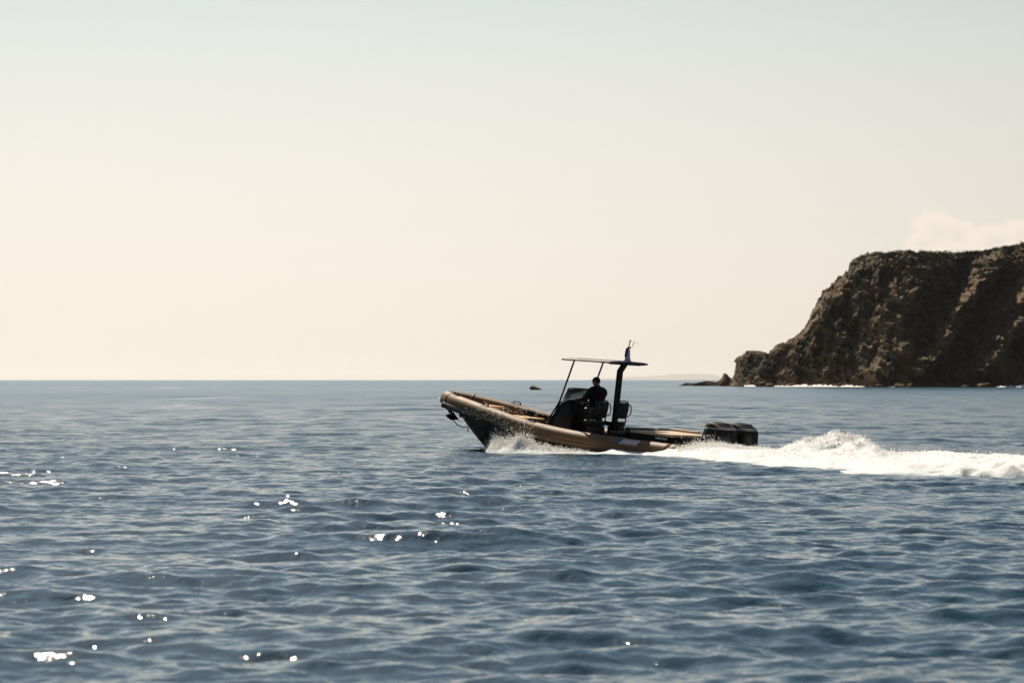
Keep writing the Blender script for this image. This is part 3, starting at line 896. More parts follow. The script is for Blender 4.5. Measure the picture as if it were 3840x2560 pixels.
# outboard motors
def motor_ring(sx, sy, cx, z, k=36, tilt=0.0):
    out_ = []
    sx = sx * 1.15; sy = sy * 1.04
    for a in np.linspace(0, 2 * math.pi, k, endpoint=False):
        ca, sa = math.cos(a), math.sin(a)
        e = 2 / 2.55
        x = math.copysign(abs(ca) ** e, ca); y = math.copysign(abs(sa) ** e, sa)
        w_ = 1.0 - 0.20 * max(0.0, x) ** 2 - 0.10 * max(0.0, -x) ** 2
        out_.append((cx + sx * x, sy * y * w_, z + tilt * sx * x))
    return out_
def motor(y):
    m_ = empty('outboard_motor'); m_.parent = boat; m_.location = (-1.08, y, 0)
    prof = [(0.30, 0.20, 0.02, 0.02), (0.40, 0.27, 0.0, 0.10), (0.455, 0.305, -0.01, 0.28), (0.458, 0.318, -0.02, 0.46), (0.435, 0.313, -0.035, 0.62), (0.412, 0.306, -0.052, 0.735), (0.400, 0.298, -0.056, 0.76)]
    cow = link('cowling', loft_mesh('cowling', [motor_ring(a, b_, c_, z_) for a, b_, c_, z_ in prof], M['cowl'], True, False), m_)
    # lower lip of the intake, a shallow ledge with its sunlit highlight put into the colour
    lp = [(0.400, 0.298, -0.056, 0.76), (0.394, 0.292, -0.056, 0.785), (0.370, 0.268, -0.056, 0.806), (0.335, 0.235, -0.05, 0.812), (0.29, 0.20, -0.05, 0.806)]
    link('intake_lip', loft_mesh('intake_lip', [motor_ring(a, b_, c_, z_) for a, b_, c_, z_ in lp], M['rim'], False, False), cow)
    link('air_intake', loft_mesh('air_intake', [motor_ring(a, b_, c_, z_) for a, b_, c_, z_ in [(0.31, 0.205, -0.042, 0.79), (0.27, 0.17, -0.05, 0.84), (0.25, 0.16, -0.06, 0.93)]], M['rubber'], False, True), cow)
    # arched canopy over the intake: its lower edge lifts on both flanks, sloping down behind
    can = []
    for (sx_, sy_, dz_, arch) in ((0.37, 0.262, -0.015, 1.0), (0.400, 0.288, 0.0, 1.0), (0.392, 0.282, 0.040, 0.85), (0.345, 0.244, 0.088, 0.45), (0.29, 0.20, 0.125, 0.18), (0.18, 0.12, 0.155, 0.05), (0.06, 0.04, 0.163, 0.0)):
        rg_ = []
        for (x, y_, z_) in motor_ring(sx_, sy_, -0.042, 0.0):
            q = max(0.0, 1 - ((x - 0.02) / 0.30) ** 2)
            side_ = min(1.0, abs(y_) / (0.75 * sy_))
            rg_.append((x, y_, 0.80 + dz_ + arch * 0.085 * q * side_ - 0.10 * max(0.0, -0.05 - x) * (1 - arch) + 0.02 * x))
        can.append(rg_)
    cano = link('canopy', loft_mesh('canopy', can[2:], M['cowl'], False, True), cow)
    link('canopy_rim', loft_mesh('canopy_rim', can[:3], M['rim'], False, False), cano)  # bright crescent of sun on the canopy edge, coloured in
    rbox('rear_spine', (-0.52, 0, 0.40), (0.10, 0.22, 0.74), M['cowl'], cow, 0.04, 3, rot=Matrix.Rotation(R(3), 4, 'Y'))
    link('trim_line', loft_mesh('trim_line', [motor_ring(a, b_, c_, z_) for a, b_, c_, z_ in [(0.444, 0.297, -0.008, 0.20), (0.458, 0.309, -0.01, 0.212), (0.459, 0.311, -0.01, 0.235), (0.452, 0.302, -0.01, 0.247)]], M['rubber'], False, False), cow)
    mid = link('midsection', loft_mesh('midsection', [motor_ring(a, b_, c_, z_) for a, b_, c_, z_ in [(0.30, 0.17, 0.0, 0.05), (0.24, 0.12, -0.02, -0.15), (0.22, 0.09, -0.04, -0.5), (0.26, 0.05, -0.05, -0.8)]], M['cowl']), m_)
    rbox('cavitation_plate', (-0.12, 0, -0.52), (0.62, 0.30, 0.03), M['cowl'], mid, 0.01)
    rbox('clamp_bracket', (0.45, 0, -0.02), (0.34, 0.34, 0.42), M['black'], m_, 0.05)
    return m_
motor(0.49)
motor(-0.47)
# ------------------------------------------------------------------ the driver
person = empty('person')
person.matrix_world = BOAT_M @ Matrix.Translation((3.50, 0.02, -0.05)) @ Matrix.Rotation(PITCH * 0.55, 4, 'Y') @ Matrix.Diagonal((1.14, 1.14, 1.03, 1.0))
tag(person, 'person in black jacket, olive trousers and sunglasses standing at the wheel of the boat', 'person')

def skin_mesh(name, verts, edges, mat_, parent, root=0, subd=2):
    """verts: name -> (x, y, z, radius or (rx, ry)); one continuous skinned surface"""
    b = bmesh.new()
    lay = b.verts.layers.skin.verify()
    idx = {}
    for nme, v in verts.items():
        bv = b.verts.new(v[:3])
        r_ = v[3]
        bv[lay].radius = (r_, r_) if not isinstance(r_, tuple) else r_
        idx[nme] = bv
    for a, c_ in edges:
        b.edges.new((idx[a], idx[c_]))
    list(idx.values())[root][lay].use_root = True
    me_ = bpy.data.meshes.new(name)
    b.to_mesh(me_); b.free()
    me_.materials.append(mat_)
    o_ = link(name, me_, parent)
    sk = o_.modifiers.new('skin', 'SKIN')
    sk.use_smooth_shade = True
    sb = o_.modifiers.new('subdivision', 'SUBSURF')
    sb.levels = sb.render_levels = subd
    return o_

# faces +x (forward); y to his left; floor z = 0
def arm(s, wrist):
    sh = np.array((0.0, s * 0.215, 1.41))
    w_ = np.array(wrist)
    el = (sh + w_) / 2 + np.array((-0.10, s * 0.15, -0.13))
    return sh, el, w_
WL = (0.40, 0.19, 1.16)
WR = (0.36, -0.16, 1.10)
V_ = {'pelvis': (-0.03, 0, 0.96, (0.15, 0.11)), 'waist': (-0.01, 0, 1.08, (0.145, 0.105)), 'chest': (0.0, 0, 1.28, (0.165, 0.12)), 'upper': (0.0, 0, 1.42, (0.13, 0.095)),
      'neck': (0.015, 0, 1.51, 0.058), 'throat': (0.03, 0, 1.555, 0.060), 'skull_low': (0.045, 0, 1.61, (0.070, 0.088)), 'skull': (0.03, 0, 1.675, (0.078, 0.100)), 'crown': (0.02, 0, 1.735, (0.055, 0.07)),
      'chin': (0.105, 0, 1.588, 0.030), 'nose': (0.150, 0, 1.645, 0.016)}
E_ = [('pelvis', 'waist'), ('waist', 'chest'), ('chest', 'upper'), ('upper', 'neck'), ('neck', 'throat'), ('throat', 'skull_low'), ('skull_low', 'skull'), ('skull', 'crown'), ('skull_low', 'chin'), ('skull', 'nose')]
for s, nm, wr in ((1, 'l', WL), (-1, 'r', WR)):
    sh, el, w_ = arm(s, wr)
    V_['sh' + nm] = (*sh, 0.062); V_['el' + nm] = (*el, 0.045); V_['wr' + nm] = (*w_, 0.028)
    E_ += [('upper', 'sh' + nm), ('sh' + nm, 'el' + nm), ('el' + nm, 'wr' + nm)]
    d_ = (w_ - el) / np.linalg.norm(w_ - el)
    palm = w_ + d_ * 0.055
    V_['palm' + nm] = (*palm, (0.036, 0.020)); E_.append(('wr' + nm, 'palm' + nm))
    kn = w_ + d_ * 0.085
    side_v = np.cross(d_, (0, 0, 1)); side_v /= np.linalg.norm(side_v)
    for j, (off, ln) in enumerate(((-0.033, 0.030), (-0.011, 0.034), (0.011, 0.032), (0.033, 0.026))):
        a = kn + side_v * off
        b1_ = a + d_ * ln * 0.8 + np.array((0.0, 0, -0.012)); b2_ = b1_ + np.array((0.0, 0, -ln * 0.9)) - d_ * 0.006; b3_ = b2_ + np.array((0, 0, -0.008)) - d_ * ln * 0.7
        for q, (pp, rr_) in enumerate(((a, 0.0095), (b1_, 0.009), (b2_, 0.0085), (b3_, 0.008))):
            V_[f'f{nm}{j}{q}'] = (*pp, rr_)
        E_ += [('palm' + nm, f'f{nm}{j}0')] + [(f'f{nm}{j}{q}', f'f{nm}{j}{q + 1}') for q in range(3)]
    t0 = w_ + d_ * 0.03 - side_v * s * 0.03; t1 = t0 + d_ * 0.03 - side_v * s * 0.016 + np.array((0, 0, -0.015)); t2 = t1 + d_ * 0.028 + np.array((0, 0, -0.022))
    for q, (pp, rr_) in enumerate(((t0, 0.012), (t1, 0.010), (t2, 0.009))):
        V_[f't{nm}{q}'] = (*pp, rr_)
    E_ += [('palm' + nm, f't{nm}0'), (f't{nm}0', f't{nm}1'), (f't{nm}1', f't{nm}2')]
    V_['hip' + nm] = (-0.03, s * 0.09, 0.90, 0.085); V_['knee' + nm] = (0.03 if s > 0 else -0.02, s * 0.14, 0.49, 0.055); V_['ankle' + nm] = (-0.05, s * 0.16, 0.08, 0.038); V_['toe' + nm] = (0.12, s * 0.18, 0.035, 0.034)
    E_ += [('pelvis', 'hip' + nm), ('hip' + nm, 'knee' + nm), ('knee' + nm, 'ankle' + nm), ('ankle' + nm, 'toe' + nm)]
body = skin_mesh('body', V_, E_, M['skin'], person)
# ears
for s in (1, -1):
    pipe('ear', [(0.02, s * 0.078, 1.62), (0.005, s * 0.092, 1.645), (0.01, s * 0.092, 1.67), (0.025, s * 0.080, 1.675)], 0.011, M['skin'], body)
# jacket over torso and arms
J = {'hem': (-0.03, 0, 0.90, (0.225, 0.185)), 'waist': (-0.02, 0, 1.06, (0.22, 0.185)), 'chest': (-0.02, 0, 1.27, (0.245, 0.20)), 'upper': (-0.015, 0, 1.42, (0.19, 0.15)), 'collar': (0.0, 0, 1.52, (0.095, 0.092)), 'collar_top': (0.01, 0, 1.565, (0.080, 0.080))}
JE = [('hem', 'waist'), ('waist', 'chest'), ('chest', 'upper'), ('upper', 'collar'), ('collar', 'collar_top')]
for s, nm, wr in ((1, 'l', WL), (-1, 'r', WR)):
    sh, el, w_ = arm(s, wr)
    J['sh' + nm] = (*sh, 0.112); J['mid' + nm] = (*((sh + el) / 2), 0.098); J['el' + nm] = (*el, 0.085); J['cuff' + nm] = (*(el + (w_ - el) * 0.93), 0.055)
    JE += [('upper', 'sh' + nm), ('sh' + nm, 'mid' + nm), ('mid' + nm, 'el' + nm), ('el' + nm, 'cuff' + nm)]
skin_mesh('jacket', J, JE, M['jacket'], person)
T_ = {'belt': (-0.03, 0, 0.98, (0.165, 0.13)), 'seat': (-0.045, 0, 0.88, (0.18, 0.145))}
TE = [('belt', 'seat')]
for s, nm in ((1, 'l'), (-1, 'r')):
    T_['thigh' + nm] = (-0.02, s * 0.105, 0.74, 0.105); T_['knee' + nm] = (0.03 if s > 0 else -0.02, s * 0.14, 0.49, 0.082); T_['calf' + nm] = (-0.02, s * 0.15, 0.28, 0.075); T_['hem' + nm] = (-0.045, s * 0.16, 0.09, 0.066)
    TE += [('seat', 'thigh' + nm), ('thigh' + nm, 'knee' + nm), ('knee' + nm, 'calf' + nm), ('calf' + nm, 'hem' + nm)]
skin_mesh('trousers', T_, TE, M['trousers'], person)
for s in (1, -1):
    rbox('shoe', (0.04, s * 0.17, 0.045), (0.28, 0.105, 0.09), M['rubber'], person, 0.035, 3)
# short dark hair: a cap of hair that leaves the face free
hv = []
for i in range(9):
    el_ = R(90 - i * 15.5)
    ring_ = []
    for a in np.linspace(0, 2 * math.pi, 20, endpoint=False):
        front = max(0.0, math.cos(a))
        e2 = max(el_, R(-34) + R(70) * front ** 0.8)
        rr_ = 1.0 + 0.03 * math.sin(7 * a + i)
        ring_.append((0.022 + 0.108 * rr_ * math.cos(e2) * math.cos(a) + 0.001 * i, 0.088 * rr_ * math.cos(e2) * math.sin(a) * 1.0, 1.668 + 0.112 * rr_ * math.sin(e2)))
    hv.append(ring_)
link('hair', loft_mesh('hair', hv[1:], M['hair'], True, False), person)
sg = empty('sunglasses'); sg.parent = person
for s in (1, -1):
    rbox('lens', (0.122, s * 0.036, 1.662), (0.018, 0.056, 0.042), M['lens'], sg, 0.008, rot=Matrix.Rotation(R(s * 14), 4, 'Z'))
    pipe('temple', [(0.118, s * 0.064, 1.668), (0.06, s * 0.086, 1.668), (0.0, s * 0.088, 1.66)], 0.0045, M['lens'], sg)
# ------------------------------------------------------------------ headland
SIL = np.array([(2744, 1440), (2753, 1416), (2762, 1380), (2772, 1341), (2790, 1328), (2811, 1320), (2850, 1323), (2874, 1329), (2883, 1334), (2890, 1318), (2920, 1297), (2966, 1275), (2999, 1256), (3020, 1232), (3032, 1212), (3040, 1176), (3060, 1134),
                (3087, 1101), (3120, 1073), (3143, 1046), (3178, 1020), (3186, 990), (3200, 976), (3246, 964), (3253, 953), (3320, 950), (3397, 945), (3470, 949), (3535, 950), (3610, 949), (3673, 945), (3720, 938), (3756, 930), (3800, 922), (3840, 919), (4000, 905), (4300, 880), (4800, 900), (5200, 1000), (5600, 1430)], float)
cpx = np.concatenate([np.linspace(2744, 3900, 720), np.linspace(3904, 5600, 200)[1:]])
nt, nb = 330, 46
tt = np.concatenate([np.linspace(-0.03, 1, nt), 1 + np.linspace(0, 1, nb)[1:] ** 1.6])
PX, TT = np.meshgrid(cpx, tt)
PX = PX.T; TT = TT.T                                         # columns first
YB = np.interp(PX, [2744, 2800, 3000, 3300, 3840, 5600], [885, 868, 846, 812, 800, 930])
sil = np.interp(PX, SIL[:, 0], SIL[:, 1])
jag = fbm(PX / 34.0, PX * 0 + 0.5, None, 4, gain=0.62, seed=61, ridged=True)
slopey = np.abs(np.interp(PX + 8, SIL[:, 0], SIL[:, 1]) - np.interp(PX - 8, SIL[:, 0], SIL[:, 1])) / 16
sil = sil - jag * np.clip(3.5 + 14.0 * np.minimum(slopey, 1.2), 0, 19) * sstep(2748, 2775, PX)
H0 = np.maximum(2 + (1424 - sil) / F_PX * (YB + 14), 0.0)
depth = 4 + 0.62 * H0
depth = depth * (0.9 + 0.35 * vnoise(PX / 190.0, PX * 0, seed=77))
YR = YB + depth
Hh = np.maximum(2 + (1424 - sil) / F_PX * YR, 0.2)
tf = np.clip(TT, -0.03, 1)
g = np.where(tf < 0, tf * 0.6, 0.42 * tf + 0.58 * tf ** 0.62 * (0.35 + 0.65 * tf ** 0.35))
g = g / (0.42 + 0.58)
Zf = Hh * g
Yf = YB + depth * tf
tb = np.clip(TT - 1, 0, 1)
back = 40 + 2.5 * Hh
Yf = Yf + back * tb
Zf = Zf * (1 - tb ** 2.2) - 3.0 * tb ** 2.2
Xf = (PX - 1920) / F_PX * Yf
# broad ribs and gullies running down the face: polylines in (photo x of the column, height fraction)
PYS = 1424 - (Zf - 2) / Yf * F_PX
WX = PX + 26 * fbm(PX / 70.0, PYS / 70.0, None, 3, seed=71); WY = PYS + 22 * fbm(PX / 60.0 + 9, PYS / 60.0, None, 3, seed=72)
def ridge(pts, width, amp):
    pts = np.array(pts, float)
    amp = amp * (0.65 + 0.7 * vnoise(PX / 45.0, PYS / 45.0, seed=73))
    best_ = np.full(PX.shape, 1e9)
    for (x0, y0), (x1, y1) in zip(pts[:-1], pts[1:]):
        L2 = (x1 - x0) ** 2 + (y1 - y0) ** 2
        u = np.clip(((WX - x0) * (x1 - x0) + (WY - y0) * (y1 - y0)) / L2, 0, 1)
        best_ = np.minimum(best_, np.hypot(WX - x0 - u * (x1 - x0), WY - y0 - u * (y1 - y0)))
    return amp * np.exp(-(best_ / width) ** 2)
face = sstep(0.0, 0.06, tf) * (1 - sstep(0.15, 0.5, tb)) * (1 - 0.55 * np.exp(-((TT - 1) / 0.10) ** 2))
rel = 0
rel = rel + ridge([(3730, 965), (3650, 1060), (3585, 1170), (3520, 1270), (3470, 1370)], 30, 5.5)
rel = rel + ridge([(3860, 1090), (3800, 1220), (3720, 1340), (3580, 1435)], 32, 5.5)
rel = rel - ridge([(3620, 1000), (3560, 1120), (3490, 1230), (3440, 1320)], 36, 5.5)
rel = rel - ridge([(3760, 1050), (3700, 1190), (3640, 1330), (3600, 1420)], 44, 5.5)
rel = rel + ridge([(3350, 1300), (3400, 1350), (3440, 1440)], 52, 8.0)
rel = rel + ridge([(3300, 1390), (3270, 1440)], 42, 4.0)
rel = rel - ridge([(3230, 1220), (3200, 1330), (3210, 1420)], 60, 3.5)
rel = rel + ridge([(3170, 1030), (3110, 1120), (3060, 1230), (3000, 1330)], 42, 3.0)
rel = rel - ridge([(2886, 1345), (2905, 1440)], 16, 3.5)
rel = rel + ridge([(2830, 1340), (2820, 1440)], 40, 2.5)
rel = rel - ridge([(3330, 1000), (3300, 1130)], 40, 2.0) + ridge([(3430, 990), (3410, 1130)], 40, 2.0)
sc_ = np.clip(Hh / 14.0, 0.15, 1.0)
big = fbm(Xf / 13.0, Yf / 13.0, Zf / 10.0, 3, seed=3, ridged=True)
# slabby bedding dipping to the right
bed = Xf * 0.55 + Zf * 0.83
mid_ = fbm(Xf / 5.0, Yf / 5.0, bed / 2.4, 3, seed=9, ridged=True)
fine = fbm(Xf / 1.7, Yf / 1.7, Zf / 1.2, 4, gain=0.6, seed=15, ridged=True)
strat = bed / 2.3 + 0.9 * fbm(Xf / 8.0, Yf / 8.0, Zf / 8.0, 3, seed=93)
saw = strat - np.floor(strat)
joint = (Xf * 0.9 - Zf * 0.35) / 3.1 + 0.8 * fbm(Xf / 6.0, Yf / 6.0, Zf / 6.0, 2, seed=95)
jn = np.abs(joint - np.floor(joint) - 0.5) * 2
dsp = face * sc_ * (2.3 * saw ** 1.5 - 1.3 * sstep(0.8, 1.0, jn)) + face * (rel * sc_ * sstep(1.0, 0.9, TT) + sc_ * (4.4 * big + 3.2 * mid_ + 0.75 * fine))
Yd = Yf - dsp
Zd = Zf + face * sc_ * (0.5 * mid_ + 0.75 * fine)
crest = np.exp(-((TT - 1.0) / 0.05) ** 2)
Zd = Zd + crest * sc_ * (0.4 * fbm(Xf / 2.2, Yf / 4.0, None, 4, seed=33))
Xd = Xf + face * sc_ * 0.9 * fbm(Xf / 2.6, Yf / 2.6, Zf / 2.6, 3, seed=51)
Xd = Xd + sstep(2860, 2780, PX) * 1.6 * fbm(Zf / 1.6, Yf / 6.0, None, 4, gain=0.6, seed=87) * (TT > 0)
me = np_mesh('headland', np.stack([Xd.ravel(), Yd.ravel(), Zd.ravel()], -1), grid_faces(len(cpx), len(tt)), M['rock'], smooth=False)
tag(link('headland', me), 'dark brown rocky headland dropping steeply into the sea', 'headland', kind='structure')

def rock_mesh(name, r, seed, mat_, sub=4, rough=0.45, shape=None):
    b = bmesh.new()
    bmesh.ops.create_icosphere(b, subdivisions=sub, radius=1.0)
    co = np.array([v.co for v in b.verts])
    nrm = fbm(co[:, 0] * 1.1 + seed * 3.1, co[:, 1] * 1.1 - seed, co[:, 2] * 1.1, 5, gain=0.58, seed=seed, ridged=True)
    # facet: clamp against random planes for a broken, angular look
    rs = np.random.default_rng(seed)
    for _ in range(9):
        d_ = rs.normal(size=3); d_ /= np.linalg.norm(d_)
        h_ = rs.uniform(0.55, 0.85)
        k_ = co @ d_
        co = np.where((k_ > h_)[:, None], co - ((k_ - h_) * 0.85)[:, None] * d_[None, :], co)
    co = co * (1 + rough * 0.5 * nrm)[:, None]
    co = co * np.array(r)[None, :]
    if shape is not None:
        co = shape(co)
    for v, q in zip(b.verts, co):
        v.co = q
    return bm_mesh(name, b, mat_, False)

# sea stack and low reef off the point
def place_px(px, py_base, Y):
    return ((px - 1920) / F_PX * Y, Y)
def stack_shape(co):
    z = co[:, 2]
    h_ = np.clip((z + 1.0) / 4.2, 0, 1)
    co[:, 0] = co[:, 0] * (1 - 0.55 * h_ ** 1.2) + 0.2 * h_
    co[:, 1] = co[:, 1] * (1 - 0.4 * h_)
    return co
x_, y_ = place_px(2716, 0, 915)
o = link('sea_stack', rock_mesh('sea_stack', (3.5, 3.0, 3.6), 21, M['wet_rock'], 5, 0.5, stack_shape))
o.location = (x_, y_, 0.3)
tag(o, 'small pointed dark rock standing in the sea just off the tip of the headland', 'rock')
for i, (px, wpx, hpx, Y, lab) in enumerate(((2655, 52, 12, 950, 'long low jagged reef at the water line beside the pointed rock'), (2590, 42, 7, 960, 'lowest sliver of reef farthest out from the headland tip'))):
    x_, y_ = place_px(px, 0, Y)
    k_ = Y / F_PX
    o = link('reef', rock_mesh('reef', (wpx * k_, 2.5, hpx * k_ * 1.4), 60 + i, M['wet_rock'], 5, 0.9))
    o.location = (x_, y_, -0.1)
    tag(o, lab, 'reef')
# lone rock awash out in the bay
def fin(co):
    u = (co[:, 0] + 1.3) / 2.6
    co[:, 2] = co[:, 2] * (1.25 - 1.0 * np.clip(u, 0, 1) ** 0.8)
    return co
Y = 575.0
x_, y_ = place_px(2009, 0, Y)
o = link('islet_rock', rock_mesh('islet_rock', (1.25, 0.9, 0.95), 7, M['wet_rock'], 4, 0.4, fin))
o.location = (x_, y_, 0.0)
tag(o, 'lone dark wedge-shaped rock awash on the open sea beyond the boat bow', 'rock')
# boulders along the foot of the cliff
rb = np.random.default_rng(4)
bmeshes = [rock_mesh('boulder', (1.0, 0.9, 0.85), 90 + i, M['wet_rock'], 3, 0.5) for i in range(5)]
for i in range(30):
    px = 2790 + 1060 * (i + rb.uniform(-0.4, 0.4)) / 29.0
    yb = float(np.interp(px, [2744, 2800, 3000, 3300, 3840], [885, 868, 846, 812, 800])) - rb.uniform(3, 9)
    yb -= 6.0 * math.exp(-((px - 3420) / 90) ** 2) + 4.0 * math.exp(-((px - 3590) / 60) ** 2)
    s_ = rb.uniform(0.6, 1.5)
    o = link('boulder', bmeshes[i % 5])
    o.location = ((px - 1920) / F_PX * yb, yb, 0.1 * s_)
    o.scale = (s_ * rb.uniform(1.0, 1.7), s_, s_ * rb.uniform(0.7, 1.1))
    o.rotation_euler = (0, 0, rb.uniform(0, 6.28))
    tag(o, 'small dark boulder in the surf along the foot of the cliff', 'boulder', 'boulders along the cliff foot')
# surf breaking against the foot: low ragged ridges of white water
sv, sf = [], []
for (p0, p1, hmax) in ((2790, 2835, 0.75), (2900, 3245, 0.55), (3330, 3420, 0.25), (3735, 3990, 0.6)):
    nseg = int((p1 - p0) / 1.6)
    base = len(sv)
    pxs = np.linspace(p0, p1, nseg)
    for i, px in enumerate(pxs):
        yb = float(np.interp(px, [2744, 2800, 3000, 3300, 3840, 5600], [885, 868, 846, 812, 800, 930])) - 9.0
        env = math.sin(math.pi * i / (nseg - 1)) ** 0.5
        h_ = hmax * env * (0.35 + 1.1 * float(vnoise(np.array(px / 9.0), np.array(0.3), seed=8))) * (0.5 + float(vnoise(np.array(px / 2.5), np.array(2.3), seed=18)))
        for (dy_, hz_) in ((-3.0, -0.1), (-1.6, 0.45 * h_), (0.0, h_), (3.0, 0.7 * h_), (9.0, 0.3)):
            yq = yb + dy_
            sv.append(((px - 1920) / F_PX * yq, yq, hz_))
    for i in range(nseg - 1):
        for j in range(4):
            a_ = base + i * 5 + j
            sf.append((a_, a_ + 1, a_ + 6, a_ + 5))
tag(link('surf', np_mesh('surf', sv, sf, M['foam'])), 'thin white surf along the foot of the cliff', 'surf', kind='stuff')

# dry scrub on the crest and ledges of the headland: clumps of small leaves
rs = np.random.default_rng(19)
flat = np.stack([Xd.ravel(), Yd.ravel(), Zd.ravel()], -1).reshape(len(cpx), len(tt), 3)
cv_, cf_ = [], []
for i in range(620):
    c_i = rs.integers(285, 760) if i < 330 else rs.integers(150, 760)
    t_i = rs.integers(nt - 14, nt + 6) if i < 330 else rs.integers(60, nt - 8)
    p_ = flat[c_i, t_i]
    s_ = rs.uniform(0.25, 0.8)
    for k_ in range(16):
        q = p_ + rs.normal(0, 0.42, 3) * s_ * np.array((1.2, 1.0, 0.55)) + np.array((0, -0.1, 0.28 * s_))
        a_ = rs.normal(size=3); a_ /= np.linalg.norm(a_)
        b_ = np.cross(a_, rs.normal(size=3)); b_ /= np.linalg.norm(b_) + 1e-6
        w_ = 0.24 * s_
        j = len(cv_)
        cv_ += [q - a_ * w_, q + b_ * w_ * 0.6, q + a_ * w_, q - b_ * w_ * 0.6]
        cf_.append((j, j + 1, j + 2, j + 3))
tag(link('scrub', np_mesh('scrub', cv_, cf_, M['scrub'], smooth=False)), 'dry scrub along the crest and ledges of the headland', 'scrub', kind='stuff')
# ------------------------------------------------------------------ wash, wake and spray
gx = np.arange(-1.5, 16.5, 0.052)
gy = np.arange(50.0, 83.2, 0.075)
GX, GY = np.meshgrid(gx, gy)
LX, LY = to_local_xy(GX, GY)
ny = near_y(GX)
dd = np.full(GX.shape, 1e9)
for (ax, ay), (bx_, by_) in zip(NEAR[:-1], NEAR[1:]):
    L2 = (bx_ - ax) ** 2 + (by_ - ay) ** 2
    t_ = np.clip(((GX - ax) * (bx_ - ax) + (GY - ay) * (by_ - ay)) / L2, 0, 1)
    dd = np.minimum(dd, np.hypot(GX - ax - t_ * (bx_ - ax), GY - ay - t_ * (by_ - ay)))
d_near = np.where(GY > ny, dd, -dd)
d_far = far_y(GX) - GY
e1 = fbm(GX / 0.9, GY / 1.7, None, 4, seed=5)
e2 = fbm(GX / 0.28, GY / 0.6, None, 3, seed=6)
depth_in = np.minimum(d_near + 0.65 * e1 * sstep(0, 3, GX) + 0.12 * e2 * sstep(0, 3, GX), d_far + 0.6 * e1)
# towards the camera the foam breaks up into streaks astern of the boat
streak = fbm((GX + 0.25 * GY) / 1.6, GY / 2.6, None, 4, seed=12)
broken = sstep(7.6, 9.5, GX) * sstep(5.0, 0.5, d_near)
cover = depth_in - broken * (1.6 + 3.2 * (streak - 0.10))
cover = np.where(GX < -0.7, cover - 3 * sstep(-0.6, -1.2, GX), cover)
prof_in = sstep(0.0, 1.2, depth_in)
lump = fbm(GX / 0.75, GY / 1.1, None, 5, gain=0.6, seed=23, ridged=True)
lump_f = fbm(GX / 0.22, GY / 0.3, None, 3, gain=0.6, seed=29, ridged=True)
h = 0.03 + (0.045 + 0.0 * GX) * sstep(0.0, 0.5, depth_in) * sstep(12, 8, GX) + prof_in * (0.01 + 0.05 * (lump + 0.5))
# rooster tail behind the motors
u = GX - 8.02; v = GY - 70.6
uu = np.where(u < 0, u / 1.12, u / 0.95)
hump = 0.42 * np.exp(-np.abs(uu) ** 3.4 - np.where(v > 0, v / 2.0, v / 2.9) ** 2) * (0.92 + 0.45 * lump)
# white water heaped up beside and behind the motors
eng = 0.11 * np.exp(-np.abs((GX - 5.62) / 0.72) ** 2.6 - ((GY - 74.7) / 1.1) ** 2) * (0.9 + 0.35 * lump)
tail = 0.09 * sstep(9.0, 10.5, GX) * np.exp(-((GY - np.interp(GX, [9, 12, 16], [69.0, 65.5, 62.5])) / 3.6) ** 2) * (0.9 + 0.75 * lump)
tail = tail + 0.10 * np.exp(-((GX - 10.6) / 1.3) ** 2 - ((GY - 59.6) / 2.4) ** 2) * (0.8 + 0.8 * lump) + 0.07 * sstep(10, 12, GX) * np.exp(-((GY - 58) / 3) ** 2) * (0.8 + 0.8 * lump)
# bow wave thrown out along the port side
cl_ = np.interp(LX, [-1, 0, 3, 4.5, 5.6, 6.3, 6.8, 7.2], [2.5, 2.4, 2.25, 2.10, 1.75, 1.20, 0.62, 0.35])
hb = np.interp(LX, [-0.6, 0.5, 1.5, 2.6, 3.6, 4.4, 5.1, 5.7, 6.3, 6.8, 7.2], [0.02, 0.05, 0.10, 0.15, 0.20, 0.26, 0.29, 0.26, 0.17, 0.07, 0.0])
bw = hb * np.exp(-np.abs((LY - cl_) / np.interp(LX, [3, 5, 6.5], [0.62, 0.50, 0.30])) ** 2.2) * (0.95 + 0.35 * lump)
bw2 = 0.6 * hb * np.exp(-((LY + cl_) / 0.34) ** 2) * (0.95 + 0.35 * lump)
mound = hump + eng + tail + bw + bw2
h = h + mound + (0.018 + 0.10 * np.clip(mound, 0, 0.4)) * lump_f
cover = np.maximum(cover, 4.0 * (mound - 0.07))
SZ = sea_z(GX.ravel(), GY.ravel()).reshape(GX.shape)
hullz = sstep(8.4, 7.8, LX) * sstep(-0.6, 0.0, LX) * sstep(1.05, 0.9, np.abs(LY))
SZ = np.where(hullz > 0.01, np.maximum(SZ, -0.1), SZ)
cs = sstep(0.0, 1.1, cover)
TRG = trough(GX, GY)
GZ = (SZ + TRG) * (1 - 0.6 * cs) - TRG - 0.08 + 0.105 * sstep(0.0, 0.3, cover) + (h + 0.0) * cs
inside = (LX > -0.35) & (LX < 7.9) & (np.abs(LY) < np.interp(LX, [0, 5, 6.5, 7.9], [0.80, 0.80, 0.62, 0.20]))
keep_v = (cover > 0.0) & ~inside
keep_v &= (GX < 16.3)
idx = grid_faces(GX.shape[0], GX.shape[1])
kv = keep_v.ravel()
fk = idx[kv[idx].all(1)]
used, inv = np.unique(fk, return_inverse=True)
fk = inv.reshape(-1, 4)
pts_f = np.stack([GX.ravel(), GY.ravel(), GZ.ravel()], -1)[used]
me = np_mesh('wake_foam', pts_f, fk, M['foam'])
aqua = 0.95 * np.exp(-((GX - 7.15) / 0.55) ** 2 - ((GY - 68.0) / 1.5) ** 2) * sstep(0.6, -0.3, lump)
